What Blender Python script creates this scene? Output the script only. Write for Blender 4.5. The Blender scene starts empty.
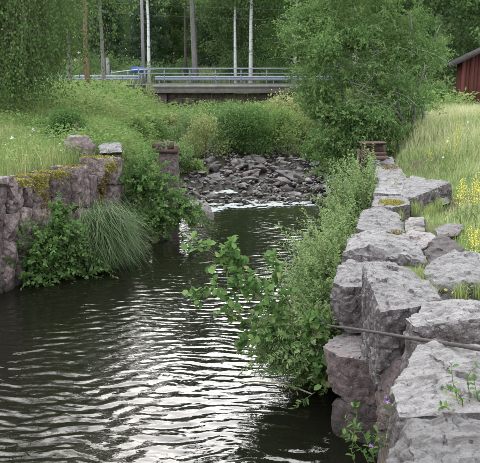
import bpy, bmesh, math, random
import numpy as np
from mathutils import Vector, noise

random.seed(4)
RNG = np.random.default_rng(11)
SC = bpy.context.scene
COL = SC.collection
R = math.radians

# ------------------------------------------------------------------ camera, world, sun, exposure
CZ, FPX, PITCH = 3.2, 720.0, math.atan(156.5 / 720.0)
cam_d = bpy.data.cameras.new('camera')
cam = bpy.data.objects.new('camera', cam_d)
COL.objects.link(cam)
cam.location = (0, 0, CZ)
cam.rotation_euler = (math.pi / 2 - PITCH, 0, 0)
cam_d.sensor_width = 36.0
cam_d.lens = FPX / 480.0 * 36.0
cam_d.clip_start, cam_d.clip_end = 0.1, 3000
cam_d.dof.use_dof = True
cam_d.dof.focus_distance = 7.6
cam_d.dof.aperture_fstop = 8.0
SC.camera = cam

SUN_EL, SUN_AZ = R(33), R(-13)          # azimuth from +Y towards +X
world = bpy.data.worlds.new('World')
SC.world = world
world.use_nodes = True
nt = world.node_tree
nt.nodes.clear()
w_out = nt.nodes.new('ShaderNodeOutputWorld')
w_bg = nt.nodes.new('ShaderNodeBackground')
w_sky = nt.nodes.new('ShaderNodeTexSky')
w_sky.sky_type = 'NISHITA'
w_sky.sun_disc = False
w_sky.sun_elevation = SUN_EL
w_sky.sun_rotation = SUN_AZ
w_sky.dust_density = 3.0
w_hsv = nt.nodes.new('ShaderNodeMix')     # cloud cover: the blue sky mostly greyed over
w_hsv.data_type = 'RGBA'
w_hsv.inputs[0].default_value = 0.74
w_hsv.inputs[7].default_value = (8.3, 8.9, 9.9, 1)
nt.links.new(w_sky.outputs[0], w_hsv.inputs[6])
nt.links.new(w_hsv.outputs[2], w_bg.inputs[0])
w_bg.inputs[1].default_value = 0.15
nt.links.new(w_bg.outputs[0], w_out.inputs[0])

sun_d = bpy.data.lights.new('sun', 'SUN')
sun_d.energy = 1.25
sun_d.angle = R(44)
sun_d.color = (1.0, 0.985, 0.98)
sun = bpy.data.objects.new('sun', sun_d)
COL.objects.link(sun)
sd = Vector((math.sin(SUN_AZ) * math.cos(SUN_EL), math.cos(SUN_AZ) * math.cos(SUN_EL), math.sin(SUN_EL)))
sun.rotation_euler = (-sd).to_track_quat('-Z', 'Y').to_euler()
sun.location = sd * 60

SC.view_settings.view_transform = 'Standard'
SC.view_settings.look = 'None'
SC.view_settings.gamma = 1.0
SC.view_settings.exposure = 1.55
SC.cycles.max_bounces = 6
SC.cycles.use_denoising = True

# ------------------------------------------------------------------ helpers
CP, SP = math.cos(PITCH), math.sin(PITCH)
def ray(px, py):
    a, b = (px - 240.0) / FPX, (py - 231.5) / FPX
    return np.array([a, CP - b * SP, -SP - b * CP])
def P(px, py, z):                          # the point of that view ray at height z
    d = ray(px, py)
    return np.array([0, 0, CZ]) + d * ((z - CZ) / d[2])
def D(px, py, Y):                          # the point of that view ray at distance Y
    d = ray(px, py)
    return np.array([0, 0, CZ]) + d * (Y / d[1])

def tag(o, label=None, cat=None, group=None, kind=None):
    if label: o['label'] = label
    if cat: o['category'] = cat
    if group: o['group'] = group
    if kind: o['kind'] = kind
    return o
def thing(name, label, cat, loc, group=None):
    o = bpy.data.objects.new(name, None)
    o.location = tuple(float(v) for v in loc)
    o.empty_display_size = 0.2
    COL.objects.link(o)
    return tag(o, label, cat, group)
def base_of(o):
    v = Vector((0, 0, 0))
    while o is not None:
        v += o.location
        o = o.parent
    return np.array(v)
def link_mesh(name, me, mat, parent=None, loc=None):
    o = bpy.data.objects.new(name, me)
    if mat is not None and not me.materials: me.materials.append(mat)
    if parent is not None: o.parent = parent
    if loc is not None: o.location = tuple(float(v) for v in loc)
    COL.objects.link(o)
    return o
def mesh_np(V, F, rnd=None, smooth=False):
    V = np.ascontiguousarray(V, dtype=np.float32)
    F = np.ascontiguousarray(F, dtype=np.int32)
    n, k = F.shape
    me = bpy.data.meshes.new('mesh')
    me.vertices.add(len(V)); me.vertices.foreach_set('co', V.ravel())
    me.loops.add(n * k); me.loops.foreach_set('vertex_index', F.ravel())
    me.polygons.add(n)
    me.polygons.foreach_set('loop_start', np.arange(0, n * k, k, dtype=np.int32))
    me.polygons.foreach_set('loop_total', np.full(n, k, dtype=np.int32))
    if smooth: me.polygons.foreach_set('use_smooth', np.ones(n, dtype=bool))
    me.update(calc_edges=True)
    if rnd is not None:
        a = me.attributes.new('rnd', 'FLOAT', 'FACE')
        a.data.foreach_set('value', np.ascontiguousarray(rnd, dtype=np.float32))
    return me
def obj(name, V, F, mat, parent=None, loc=None, rnd=None, smooth=False):
    """world-space vertices; the object sits at its parent's base or at loc"""
    V = np.asarray(V, dtype=float)
    off = base_of(parent) if parent is not None else (np.asarray(loc, float) if loc is not None else np.zeros(3))
    me = mesh_np(V - off, F, rnd, smooth)
    return link_mesh(name, me, mat, parent, None if parent is not None else off)
def unit(v):
    return v / np.maximum(np.linalg.norm(v, axis=-1, keepdims=True), 1e-9)

class MB:                                   # collects boxes and tubes into one mesh (quads)
    def __init__(s): s.V, s.F, s.n = [], [], 0
    def add(s, V, F):
        s.V.append(np.asarray(V, float)); s.F.append(np.asarray(F, int) + s.n); s.n += len(V); return s
    def box(s, c, d, rz=0.0, taper=1.0, jit=0.0):
        hx, hy, hz = d[0] / 2, d[1] / 2, d[2] / 2
        v = np.array([[-hx, -hy, -hz], [hx, -hy, -hz], [hx, hy, -hz], [-hx, hy, -hz],
                      [-hx * taper, -hy * taper, hz], [hx * taper, -hy * taper, hz], [hx * taper, hy * taper, hz], [-hx * taper, hy * taper, hz]])
        if jit: v += RNG.uniform(-jit, jit, v.shape)
        ca, sa = math.cos(rz), math.sin(rz)
        v = np.stack([v[:, 0] * ca - v[:, 1] * sa, v[:, 0] * sa + v[:, 1] * ca, v[:, 2]], 1) + np.asarray(c, float)
        return s.add(v, [[3, 2, 1, 0], [4, 5, 6, 7], [0, 1, 5, 4], [1, 2, 6, 5], [2, 3, 7, 6], [3, 0, 4, 7]])
    def tube(s, pts, rad, sides=8):
        pts = np.asarray(pts, float); k = len(pts)
        rad = np.broadcast_to(np.asarray(rad, float), (k,))
        t = unit(np.gradient(pts, axis=0))
        ref = np.array([0.31, 0.95, 0.05]) if abs(t[0, 1]) < 0.8 else np.array([0.95, 0.1, 0.2])
        a = unit(np.cross(t, ref)); b = np.cross(t, a)
        ang = np.linspace(0, 2 * np.pi, sides, endpoint=False)
        V = (pts[:, None] + rad[:, None, None] * (np.cos(ang)[None, :, None] * a[:, None] + np.sin(ang)[None, :, None] * b[:, None])).reshape(-1, 3)
        F = [[i * sides + j, i * sides + (j + 1) % sides, (i + 1) * sides + (j + 1) % sides, (i + 1) * sides + j] for i in range(k - 1) for j in range(sides)]
        m = len(V)
        V = np.vstack([V, pts[:1], pts[-1:]])
        F += [[m, (j + 1) % sides, j, m] for j in range(0)]
        for j in range(0, sides, 2):
            F.append([m, (j + 2) % sides, (j + 1) % sides, j])
            e = (k - 1) * sides
            F.append([m + 1, e + j, e + (j + 1) % sides, e + (j + 2) % sides])
        return s.add(V, F)
    def build(s, name, mat, parent=None, loc=None, smooth=False):
        return obj(name, np.vstack(s.V), np.vstack(s.F), mat, parent, loc, smooth=smooth)

KITE = (np.array([[0, 0, 0], [.42, .5, .07], [1, 0, -.06], [.42, -.5, .07]]), np.array([[0, 2, 1], [0, 3, 2]]))
OVAL = (np.array([[0, 0, 0], [.3, .44, .09], [.72, .40, .05], [1, 0, -.1], [.72, -.40, .05], [.3, -.44, .09]]),
        np.array([[0, 3, 2, 1], [0, 5, 4, 3]]))
def leaf_arrays(pos, axis, nrm, length, width, tmpl):
    axis = unit(axis); side = unit(np.cross(nrm, axis)); up = np.cross(axis, side)
    T, F = tmpl
    V = (pos[:, None] + length[:, None, None] * T[None, :, 0, None] * axis[:, None]
         + width[:, None, None] * T[None, :, 1, None] * side[:, None] + length[:, None, None] * T[None, :, 2, None] * up[:, None])
    k = len(T)
    FF = (F[None] + (np.arange(len(pos)) * k)[:, None, None]).reshape(-1, F.shape[1])
    return V.reshape(-1, 3), FF, len(F)
def leaves(name, pos, axis, nrm, length, width, mat, parent=None, loc=None, tmpl=KITE, rnd=None):
    n = len(pos)
    rnd = RNG.random(n) if rnd is None else np.clip(rnd, 0, 1)
    V, F, m = leaf_arrays(pos, axis, nrm, np.broadcast_to(length, (n,)), np.broadcast_to(width, (n,)), tmpl)
    return obj(name, V, F, mat, parent, loc, rnd=np.repeat(rnd, m))
def rv(n):
    return unit(RNG.normal(size=(n, 3)))
def blade_arrays(root, tip, mid, width, face):
    side = unit(np.cross(np.array([0, 0, 1.0]), face)) * width[:, None] / 2
    V = np.stack([root - side, root + side, mid - side * .75, mid + side * .75, tip], 1).reshape(-1, 3)
    F = (np.array([[0, 1, 2], [1, 3, 2], [2, 3, 4]])[None] + (np.arange(len(root)) * 5)[:, None, None]).reshape(-1, 3)
    return V, F
def blades(name, root, h, lean, width, mat, parent=None, loc=None, rnd=None, droop=0.25):
    n = len(root)
    h = np.broadcast_to(h, (n,)); width = np.broadcast_to(width, (n,))
    az = RNG.uniform(0, 2 * np.pi, n)
    l = np.stack([np.cos(az), np.sin(az), np.zeros(n)], 1) * (RNG.random(n) * lean)[:, None]
    tip = root + l * h[:, None]; tip[:, 2] += h * (1 - droop * RNG.random(n))
    mid = root + l * h[:, None] * .3; mid[:, 2] += h * .58
    fa = RNG.uniform(0, 2 * np.pi, n)
    V, F = blade_arrays(root, tip, mid, width, np.stack([np.cos(fa), np.sin(fa), np.zeros(n)], 1))
    rnd = RNG.random(n) if rnd is None else np.clip(rnd, 0, 1)
    return obj(name, V, F, mat, parent, loc, rnd=np.repeat(rnd, 3))
def strands(S, d, L, bend, K=6):            # curved shoots: (n,K,3)
    t = np.linspace(0, 1, K)[None, :, None]
    return S[:, None] + d[:, None] * (L[:, None, None] * t) + bend[:, None] * (L[:, None, None] * t * t)
def strand_tubes(pts, r0, r1):
    n, K, _ = pts.shape
    t = unit(np.gradient(pts, axis=1))
    a = unit(np.cross(t, np.array([.3, .9, .1]))); b = np.cross(t, a)
    ang = np.arange(3) * 2 * np.pi / 3
    r = (np.broadcast_to(r0, (n,))[:, None] * np.linspace(1, 0, K)[None] + np.broadcast_to(r1, (n,))[:, None] * np.linspace(0, 1, K)[None])
    V = pts[:, :, None] + r[:, :, None, None] * (np.cos(ang)[None, None, :, None] * a[:, :, None] + np.sin(ang)[None, None, :, None] * b[:, :, None])
    f = np.array([[i * 3 + j, i * 3 + (j + 1) % 3, (i + 1) * 3 + (j + 1) % 3, (i + 1) * 3 + j] for i in range(K - 1) for j in range(3)])
    F = (f[None] + (np.arange(n) * K * 3)[:, None, None]).reshape(-1, 4)
    return V.reshape(-1, 3), F
def strand_leaves(pts, nl, t0=0.15, spread=0.9, up=0.4):
    """leaf positions, axes and normals along strands"""
    n, K, _ = pts.shape
    t = t0 + (1 - t0) * (np.arange(nl)[None] + RNG.random((n, nl))) / nl
    f = t * (K - 1); i = np.minimum(f.astype(int), K - 2); w = (f - i)[..., None]
    ii = np.arange(n)[:, None]
    p = pts[ii, i] * (1 - w) + pts[ii, i + 1] * w
    tan = unit(pts[ii, i + 1] - pts[ii, i])
    p = p.reshape(-1, 3); tan = tan.reshape(-1, 3)
    perp = unit(np.cross(tan, rv(len(p))))
    ax = unit(tan * .55 + perp * spread)
    nr = unit(rv(len(p)) * .55 + np.array([0, 0, up]) + np.cross(ax, np.cross(tan, ax)) * .3)
    return p, ax, nr, t.reshape(-1)

# ------------------------------------------------------------------ materials
def new_mat(name):
    m = bpy.data.materials.new(name); m.use_nodes = True
    n = m.node_tree.nodes; n.clear()
    out = n.new('ShaderNodeOutputMaterial'); b = n.new('ShaderNodeBsdfPrincipled')
    m.node_tree.links.new(b.outputs[0], out.inputs[0])
    return m, n, m.node_tree.links, b, out
def ramp(n, stops):
    r = n.new('ShaderNodeValToRGB')
    e = r.color_ramp.elements
    e[0].position, e[0].color = stops[0][0], (*stops[0][1], 1)
    e[1].position, e[1].color = stops[-1][0], (*stops[-1][1], 1)
    for p, c in stops[1:-1]:
        x = e.new(p); x.color = (*c, 1)
    return r
def noise_n(n, l, scale, detail=5, rough=.6, vec=None, dist=0.0):
    t = n.new('ShaderNodeTexNoise')
    t.inputs['Scale'].default_value = scale; t.inputs['Detail'].default_value = detail
    t.inputs['Roughness'].default_value = rough; t.inputs['Distortion'].default_value = dist
    if vec is not None: l.new(vec, t.inputs['Vector'])
    return t
def mixc(n, l, fac, a, b, mode='MIX'):
    x = n.new('ShaderNodeMix'); x.data_type = 'RGBA'; x.blend_type = mode
    for s, v in ((0, fac), (6, a), (7, b)):
        if hasattr(v, 'links'): l.new(v, x.inputs[s])
        elif isinstance(v, (int, float)): x.inputs[s].default_value = v
        else: x.inputs[s].default_value = (*v, 1)
    return x.outputs[2]
def bump(n, l, h, strength, dist, b):
    x = n.new('ShaderNodeBump'); x.inputs['Strength'].default_value = strength; x.inputs['Distance'].default_value = dist
    l.new(h, x.inputs['Height']); l.new(x.outputs[0], b.inputs['Normal'])
def leaf_mat(name, stops, trans=.3, rough=.45, spec=.35):
    m, n, l, b, out = new_mat(name)
    a = n.new('ShaderNodeAttribute'); a.attribute_name = 'rnd'
    r = ramp(n, stops); l.new(a.outputs['Fac'], r.inputs[0])
    l.new(r.outputs[0], b.inputs['Base Color'])
    b.inputs['Roughness'].default_value = rough; b.inputs['Specular IOR Level'].default_value = spec
    t = n.new('ShaderNodeBsdfTranslucent'); l.new(r.outputs[0], t.inputs[0])
    x = n.new('ShaderNodeMixShader'); x.inputs[0].default_value = trans
    l.new(b.outputs[0], x.inputs[1]); l.new(t.outputs[0], x.inputs[2]); l.new(x.outputs[0], out.inputs[0])
    return m
def simple(name, c1, c2, scale=8, rough=.8, bs=.3, bd=.01, coord='Object', stretch=None, metallic=0):
    m, n, l, b, out = new_mat(name)
    tc = n.new('ShaderNodeTexCoord'); v = tc.outputs[coord]
    if stretch:
        mp = n.new('ShaderNodeMapping'); mp.inputs['Scale'].default_value = stretch; l.new(v, mp.inputs[0]); v = mp.outputs[0]
    t = noise_n(n, l, scale, 6, .65, v)
    r = ramp(n, [(.3, c1), (.7, c2)]); l.new(t.outputs[0], r.inputs[0])
    l.new(r.outputs[0], b.inputs['Base Color'])
    b.inputs['Roughness'].default_value = rough; b.inputs['Metallic'].default_value = metallic
    b.inputs['Specular IOR Level'].default_value = .3
    bump(n, l, t.outputs[0], bs, bd, b)
    return m
def rock_mat(name, body1, body2, stain, lichen, lich_amt=.5, wet=False):
    m, n, l, b, out = new_mat(name)
    g = n.new('ShaderNodeNewGeometry'); tc = n.new('ShaderNodeTexCoord'); oi = n.new('ShaderNodeObjectInfo')
    vo = n.new('ShaderNodeVectorMath'); vo.operation = 'ADD'
    sc = n.new('ShaderNodeVectorMath'); sc.operation = 'SCALE'; sc.inputs[0].default_value = (37, 19, 53)
    l.new(oi.outputs['Random'], sc.inputs['Scale'])
    l.new(tc.outputs['Object'], vo.inputs[0]); l.new(sc.outputs[0], vo.inputs[1]); v = vo.outputs[0]
    big = noise_n(n, l, 2.2, 6, .62, v, .4); mid = noise_n(n, l, 11, 8, .72, v); fine = noise_n(n, l, 95, 3, .7, v)
    r1 = ramp(n, [(.3, body1), (.7, body2)]); l.new(big.outputs[0], r1.inputs[0])
    r2 = ramp(n, [(.36, (.42, .42, .42)), (.64, (1.5, 1.5, 1.5))]); l.new(fine.outputs[0], r2.inputs[0])
    c = mixc(n, l, .8, r1.outputs[0], r2.outputs[0], 'MULTIPLY')
    r3 = ramp(n, [(.42, (0, 0, 0)), (.58, (.92, .92, .92))]); l.new(mid.outputs[0], r3.inputs[0])
    c = mixc(n, l, r3.outputs[0], c, stain)
    # crusty pale lichen and weathering on upward faces
    sx = n.new('ShaderNodeSeparateXYZ'); l.new(g.outputs['Normal'], sx.inputs[0])
    ad = n.new('ShaderNodeMath'); ad.operation = 'MULTIPLY_ADD'; ad.inputs[1].default_value = .75; ad.inputs[2].default_value = -.62 + lich_amt
    l.new(sx.outputs[2], ad.inputs[0])
    ad2 = n.new('ShaderNodeMath'); ad2.operation = 'ADD'; l.new(ad.outputs[0], ad2.inputs[0]); l.new(mid.outputs[0], ad2.inputs[1])
    r4 = ramp(n, [(.60, (0, 0, 0)), (.86, (1, 1, 1))]); l.new(ad2.outputs[0], r4.inputs[0])
    lf = noise_n(n, l, 17, 9, .72, v, .6)
    r5 = ramp(n, [(.3, tuple(x * .62 for x in lichen)), (.5, tuple(x * .92 for x in lichen)), (.72, tuple(x * 1.12 for x in lichen))]); l.new(lf.outputs[0], r5.inputs[0])
    r5g = mixc(n, l, .32, r5.outputs[0], r2.outputs[0], 'MULTIPLY')
    c = mixc(n, l, r4.outputs[0], c, r5g)
    vor = n.new('ShaderNodeTexVoronoi'); vor.inputs['Scale'].default_value = 16; l.new(v, vor.inputs['Vector'])
    r6 = ramp(n, [(.10, (1, 1, 1)), (.2, (0, 0, 0))]); l.new(vor.outputs['Distance'], r6.inputs[0])
    r7 = ramp(n, [(.44, (0, 0, 0)), (.54, (1, 1, 1))]); l.new(big.outputs[0], r7.inputs[0])
    sp = n.new('ShaderNodeMath'); sp.operation = 'MULTIPLY'; l.new(r6.outputs[0], sp.inputs[0]); l.new(r7.outputs[0], sp.inputs[1])
    c = mixc(n, l, sp.outputs[0], c, tuple(x * 1.05 for x in lichen))
    sm = n.new('ShaderNodeMapping'); sm.inputs['Scale'].default_value = (2.2, 7, 3.5); sm.inputs['Rotation'].default_value = (.2, .1, .5); l.new(v, sm.inputs[0])
    sn = noise_n(n, l, 2.0, 7, .7, sm.outputs[0], .8)
    r10 = ramp(n, [(.47, (0, 0, 0)), (.68, (.85, .85, .85))]); l.new(sn.outputs[0], r10.inputs[0])
    c = mixc(n, l, r10.outputs[0], c, tuple(x * 1.25 for x in stain))
    # dark crusts in specks and patches, and a tone of its own for each stone
    pn_ = noise_n(n, l, 26, 4, .75, v, .3)
    r11 = ramp(n, [(.57, (0, 0, 0)), (.66, (.8, .8, .8))]); l.new(pn_.outputs[0], r11.inputs[0])
    c = mixc(n, l, r11.outputs[0], c, tuple(x * .8 for x in stain))
    tn = n.new('ShaderNodeMapRange'); tn.inputs[3].default_value = .62; tn.inputs[4].default_value = 1.4; l.new(oi.outputs['Random'], tn.inputs[0])
    hv = n.new('ShaderNodeHueSaturation'); l.new(tn.outputs[0], hv.inputs['Value']); l.new(c, hv.inputs['Color'])
    c = hv.outputs[0]
    if not wet:                                # damp, algae-dark tide line above the water
        pz = n.new('ShaderNodeSeparateXYZ'); l.new(g.outputs['Position'], pz.inputs[0])
        wob = n.new('ShaderNodeMath'); wob.operation = 'MULTIPLY_ADD'; wob.inputs[1].default_value = -.14; l.new(big.outputs[0], wob.inputs[0]); l.new(pz.outputs[2], wob.inputs[2])
        tl = n.new('ShaderNodeMapRange'); tl.inputs[1].default_value = -.06; tl.inputs[2].default_value = .12; tl.inputs[3].default_value = .8; tl.inputs[4].default_value = 0; l.new(wob.outputs[0], tl.inputs[0])
        c = mixc(n, l, tl.outputs[0], c, (.035, .034, .022))
    l.new(c, b.inputs['Base Color'])
    b.inputs['Roughness'].default_value = .45 if wet else .88
    b.inputs['Specular IOR Level'].default_value = .5 if wet else .25
    s = n.new('ShaderNodeMath'); s.operation = 'MULTIPLY_ADD'; s.inputs[1].default_value = .35
    l.new(fine.outputs[0], s.inputs[0]); l.new(mid.outputs[0], s.inputs[2])
    s3 = n.new('ShaderNodeMath'); s3.operation = 'MULTIPLY_ADD'; s3.inputs[1].default_value = .8
    l.new(sn.outputs[0], s3.inputs[0]); l.new(s.outputs[0], s3.inputs[2])
    bump(n, l, s3.outputs[0], .95, .045, b)
    return m
M = {}
M['rock'] = rock_mat('granite_pale', (.17, .145, .135), (.25, .21, .2), (.066, .052, .044), (.30, .278, .255), .5)
M['rock_red'] = rock_mat('granite_red', (.17, .12, .10), (.26, .19, .16), (.09, .068, .06), (.26, .235, .22), .22)
M['rock_pink'] = rock_mat('granite_pink', (.20, .14, .122), (.33, .245, .215), (.08, .062, .053), (.30, .27, .245), .3)
M['rock_wet'] = rock_mat('granite_wet', (.06, .045, .036), (.13, .10, .082), (.028, .022, .018), (.25, .22, .19), .22, True)
M['moss'] = leaf_mat('moss_gold', [(0, (.12, .115, .025)), (.6, (.27, .235, .055)), (1, (.42, .36, .11))], .3, .8, .1)
M['moss_brown'] = leaf_mat('moss_russet', [(0, (.10, .08, .028)), (.6, (.20, .15, .05)), (1, (.33, .25, .10))], .3, .8, .1)
M['timber'] = simple('rotten_timber', (.035, .022, .017), (.10, .06, .042), 12, .9, .6, .02, stretch=(1, 1, 4))
M['rust'] = simple('rust_brown', (.035, .022, .016), (.11, .06, .038), 18, .85, .6, .02)
M['bark_grey'] = simple('bark_grey', (.09, .08, .07), (.22, .2, .18), 5, .9, .8, .03, stretch=(3, 3, .6))
M['bark_dark'] = simple('bark_dark', (.04, .034, .028), (.12, .10, .085), 6, .9, .8, .03, stretch=(3, 3, .6))
M['bark_pine'] = simple('bark_pine', (.13, .065, .042), (.25, .135, .09), 4, .9, .8, .03, stretch=(3, 3, .7))
M['bark_birch'] = simple('bark_birch', (.05, .045, .04), (.56, .53, .50), 2.2, .8, .3, .01, stretch=(1, 1, 5))
M['bark_birch'].node_tree.nodes['Color Ramp'].color_ramp.elements[0].position = .34
M['bark_birch'].node_tree.nodes['Color Ramp'].color_ramp.elements[1].position = .46
M['twig'] = simple('twig_brown', (.05, .04, .028), (.12, .095, .06), 20, .85, .3, .005)
M['twig_green'] = simple('twig_green', (.09, .10, .035), (.16, .16, .06), 20, .7, .3, .005)
M['dead_twig'] = simple('twig_dead_grey', (.16, .145, .13), (.34, .31, .28), 20, .9, .3, .005)
M['pole'] = simple('pole_wood', (.15, .14, .13), (.24, .225, .21), 6, .85, .4, .01, stretch=(4, 4, .4))
M['concrete'] = simple('concrete', (.17, .152, .132), (.29, .262, .23), 3, .85, .3, .01)
M['galv'] = simple('galvanised_steel', (.19, .205, .23), (.29, .305, .33), 6, .5, .1, .002, metallic=.25)
M['asphalt'] = simple('asphalt', (.045, .045, .046), (.075, .074, .072), 60, .9, .4, .004)
M['blue'] = simple('blue_paint', (.03, .07, .24), (.045, .10, .32), 4, .45, .05, .002)
M['red_wood'] = simple('falu_red', (.06, .018, .013), (.11, .032, .023), 8, .9, .5, .006, stretch=(6, 6, .5))
M['red_wood2'] = simple('falu_red_trim', (.095, .028, .021), (.15, .045, .033), 8, .9, .5, .006, stretch=(6, 6, .5))
M['roof'] = simple('roof_felt', (.09, .06, .05), (.19, .12, .10), 6, .9, .5, .01)
M['fascia'] = simple('weathered_fascia', (.055, .045, .042), (.12, .10, .095), 8, .85, .4, .005, stretch=(1, 5, 5))
M['cable'] = simple('cable_black', (.05, .05, .05), (.09, .09, .09), 8, .6, .1, .001)
M['branch'] = simple('branch_dry', (.03, .023, .02), (.085, .065, .058), 25, .8, .6, .006, stretch=(.5, 3, 3))
M['reed'] = simple('dry_reed', (.30, .24, .15), (.46, .38, .25), 15, .8, .3, .003)
M['foam'] = simple('water_foam', (.22, .23, .21), (.36, .37, .34), 20, .7, .3, .004)
M['yellow'] = simple('petal_yellow', (.46, .39, .03), (.62, .55, .08), 20, .7, .2, .002)
M['pink'] = simple('petal_pink', (.42, .10, .30), (.58, .20, .44), 20, .7, .2, .002)
M['purple'] = simple('petal_violet', (.30, .13, .42), (.46, .25, .58), 20, .7, .2, .002)
M['white_petal'] = simple('petal_white', (.60, .60, .56), (.75, .75, .70), 20, .7, .2, .002)
M['lf_willow'] = leaf_mat('leaf_willow', [(0, (.095, .155, .05)), (.5, (.195, .285, .10)), (1, (.32, .40, .18))], 0.46, .7, .12)
M['lf_alder'] = leaf_mat('leaf_alder', [(0, (.05, .105, .028)), (.6, (.11, .195, .052)), (.95, (.20, .30, .09)), (1, (.30, .30, .10))], 0.46, .7, .12)
M['lf_tree'] = leaf_mat('leaf_goat_willow', [(0, (.062, .12, .035)), (.5, (.125, .21, .062)), (.9, (.22, .32, .11)), (1, (.30, .39, .17))], 0.46, .7, .12)
M['lf_birch'] = leaf_mat('leaf_birch', [(0, (.045, .09, .022)), (.6, (.088, .155, .038)), (1, (.15, .225, .065))],  .44, .7, .12)
M['lf_wood'] = leaf_mat('leaf_wood', [(0, (.075, .13, .045)), (.6, (.14, .22, .075)), (1, (.23, .31, .12))], 0.5, .7, .12)
M['lf_needle'] = leaf_mat('needles', [(0, (.055, .09, .048)), (.6, (.09, .14, .07)), (1, (.14, .19, .10))], 0.3, .7, .12)
M['lf_herb'] = leaf_mat('leaf_herb', [(0, (.095, .165, .04)), (.5, (.18, .27, .075)), (.85, (.28, .34, .12)), (1, (.38, .37, .18))], 0.48, .7, .12)
M['grass'] = leaf_mat('grass_blade', [(0, (.12, .185, .05)), (.45, (.24, .29, .095)), (.75, (.39, .38, .17)), (1, (.58, .52, .31))], 0.45, .7, .12)
M['hay'] = leaf_mat('grass_hay', [(0, (.16, .24, .07)), (.4, (.30, .36, .13)), (.72, (.46, .47, .23)), (1, (.66, .60, .38))], 0.45, .7, .12)
M['sedge'] = leaf_mat('sedge_blade', [(0, (.06, .10, .035)), (.6, (.105, .165, .065)), (.92, (.17, .21, .10)), (1, (.34, .29, .16))], 0.35, .65, .15)

def ground_material():
    m, n, l, b, out = new_mat('earth_and_turf')
    g = n.new('ShaderNodeNewGeometry'); v = g.outputs['Position']
    a = noise_n(n, l, .9, 6, .65, v); f = noise_n(n, l, 14, 5, .7, v); big = noise_n(n, l, .12, 3, .5, v)
    r1 = ramp(n, [(.35, (.055, .09, .025)), (.6, (.11, .14, .045))]); l.new(f.outputs[0], r1.inputs[0])
    r2 = ramp(n, [(.3, (.07, .052, .034)), (.7, (.16, .125, .085))]); l.new(f.outputs[0], r2.inputs[0])
    r3 = ramp(n, [(.50, (0, 0, 0)), (.62, (1, 1, 1))]); l.new(a.outputs[0], r3.inputs[0])
    c = mixc(n, l, r3.outputs[0], r1.outputs[0], r2.outputs[0])
    sx = n.new('ShaderNodeSeparateXYZ'); l.new(g.outputs['Normal'], sx.inputs[0])
    r4 = ramp(n, [(.55, (1, 1, 1)), (.8, (0, 0, 0))]); l.new(sx.outputs[2], r4.inputs[0])
    c = mixc(n, l, r4.outputs[0], c, (.05, .038, .026))      # bare soil on steep cuts
    sz = n.new('ShaderNodeSeparateXYZ'); l.new(v, sz.inputs[0])
    r5 = n.new('ShaderNodeMapRange'); r5.inputs[1].default_value = .55; r5.inputs[2].default_value = 1.1
    r5.inputs[3].default_value = 1; r5.inputs[4].default_value = 0; l.new(sz.outputs[2], r5.inputs[0])
    c = mixc(n, l, r5.outputs[0], c, (.035, .03, .024))      # silt of the stream bed
    l.new(c, b.inputs['Base Color']); b.inputs['Roughness'].default_value = .95; b.inputs['Specular IOR Level'].default_value = .15
    bump(n, l, f.outputs[0], .8, .05, b)
    return m
M['ground'] = ground_material()
def water_material():
    m, n, l, b, out = new_mat('dark_water')
    b.inputs['Base Color'].default_value = (.007, .007, .004, 1)
    b.inputs['Roughness'].default_value = .008; b.inputs['IOR'].default_value = 1.33
    b.inputs['Specular IOR Level'].default_value = .5
    g = n.new('ShaderNodeNewGeometry')
    mp = n.new('ShaderNodeMapping'); mp.inputs['Scale'].default_value = (.6, 1.4, 1); l.new(g.outputs['Position'], mp.inputs[0])
    t = noise_n(n, l, 10, 2, .5, mp.outputs[0], .6)
    bump(n, l, t.outputs[0], .07, .05, b)
    return m
M['water'] = water_material()
M['shallow'], _n, _l, _b, _o = new_mat('shallow_water')
_b.inputs['Base Color'].default_value = (.016, .014, .01, 1); _b.inputs['Roughness'].default_value = .22; _b.inputs['IOR'].default_value = 1.33

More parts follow.
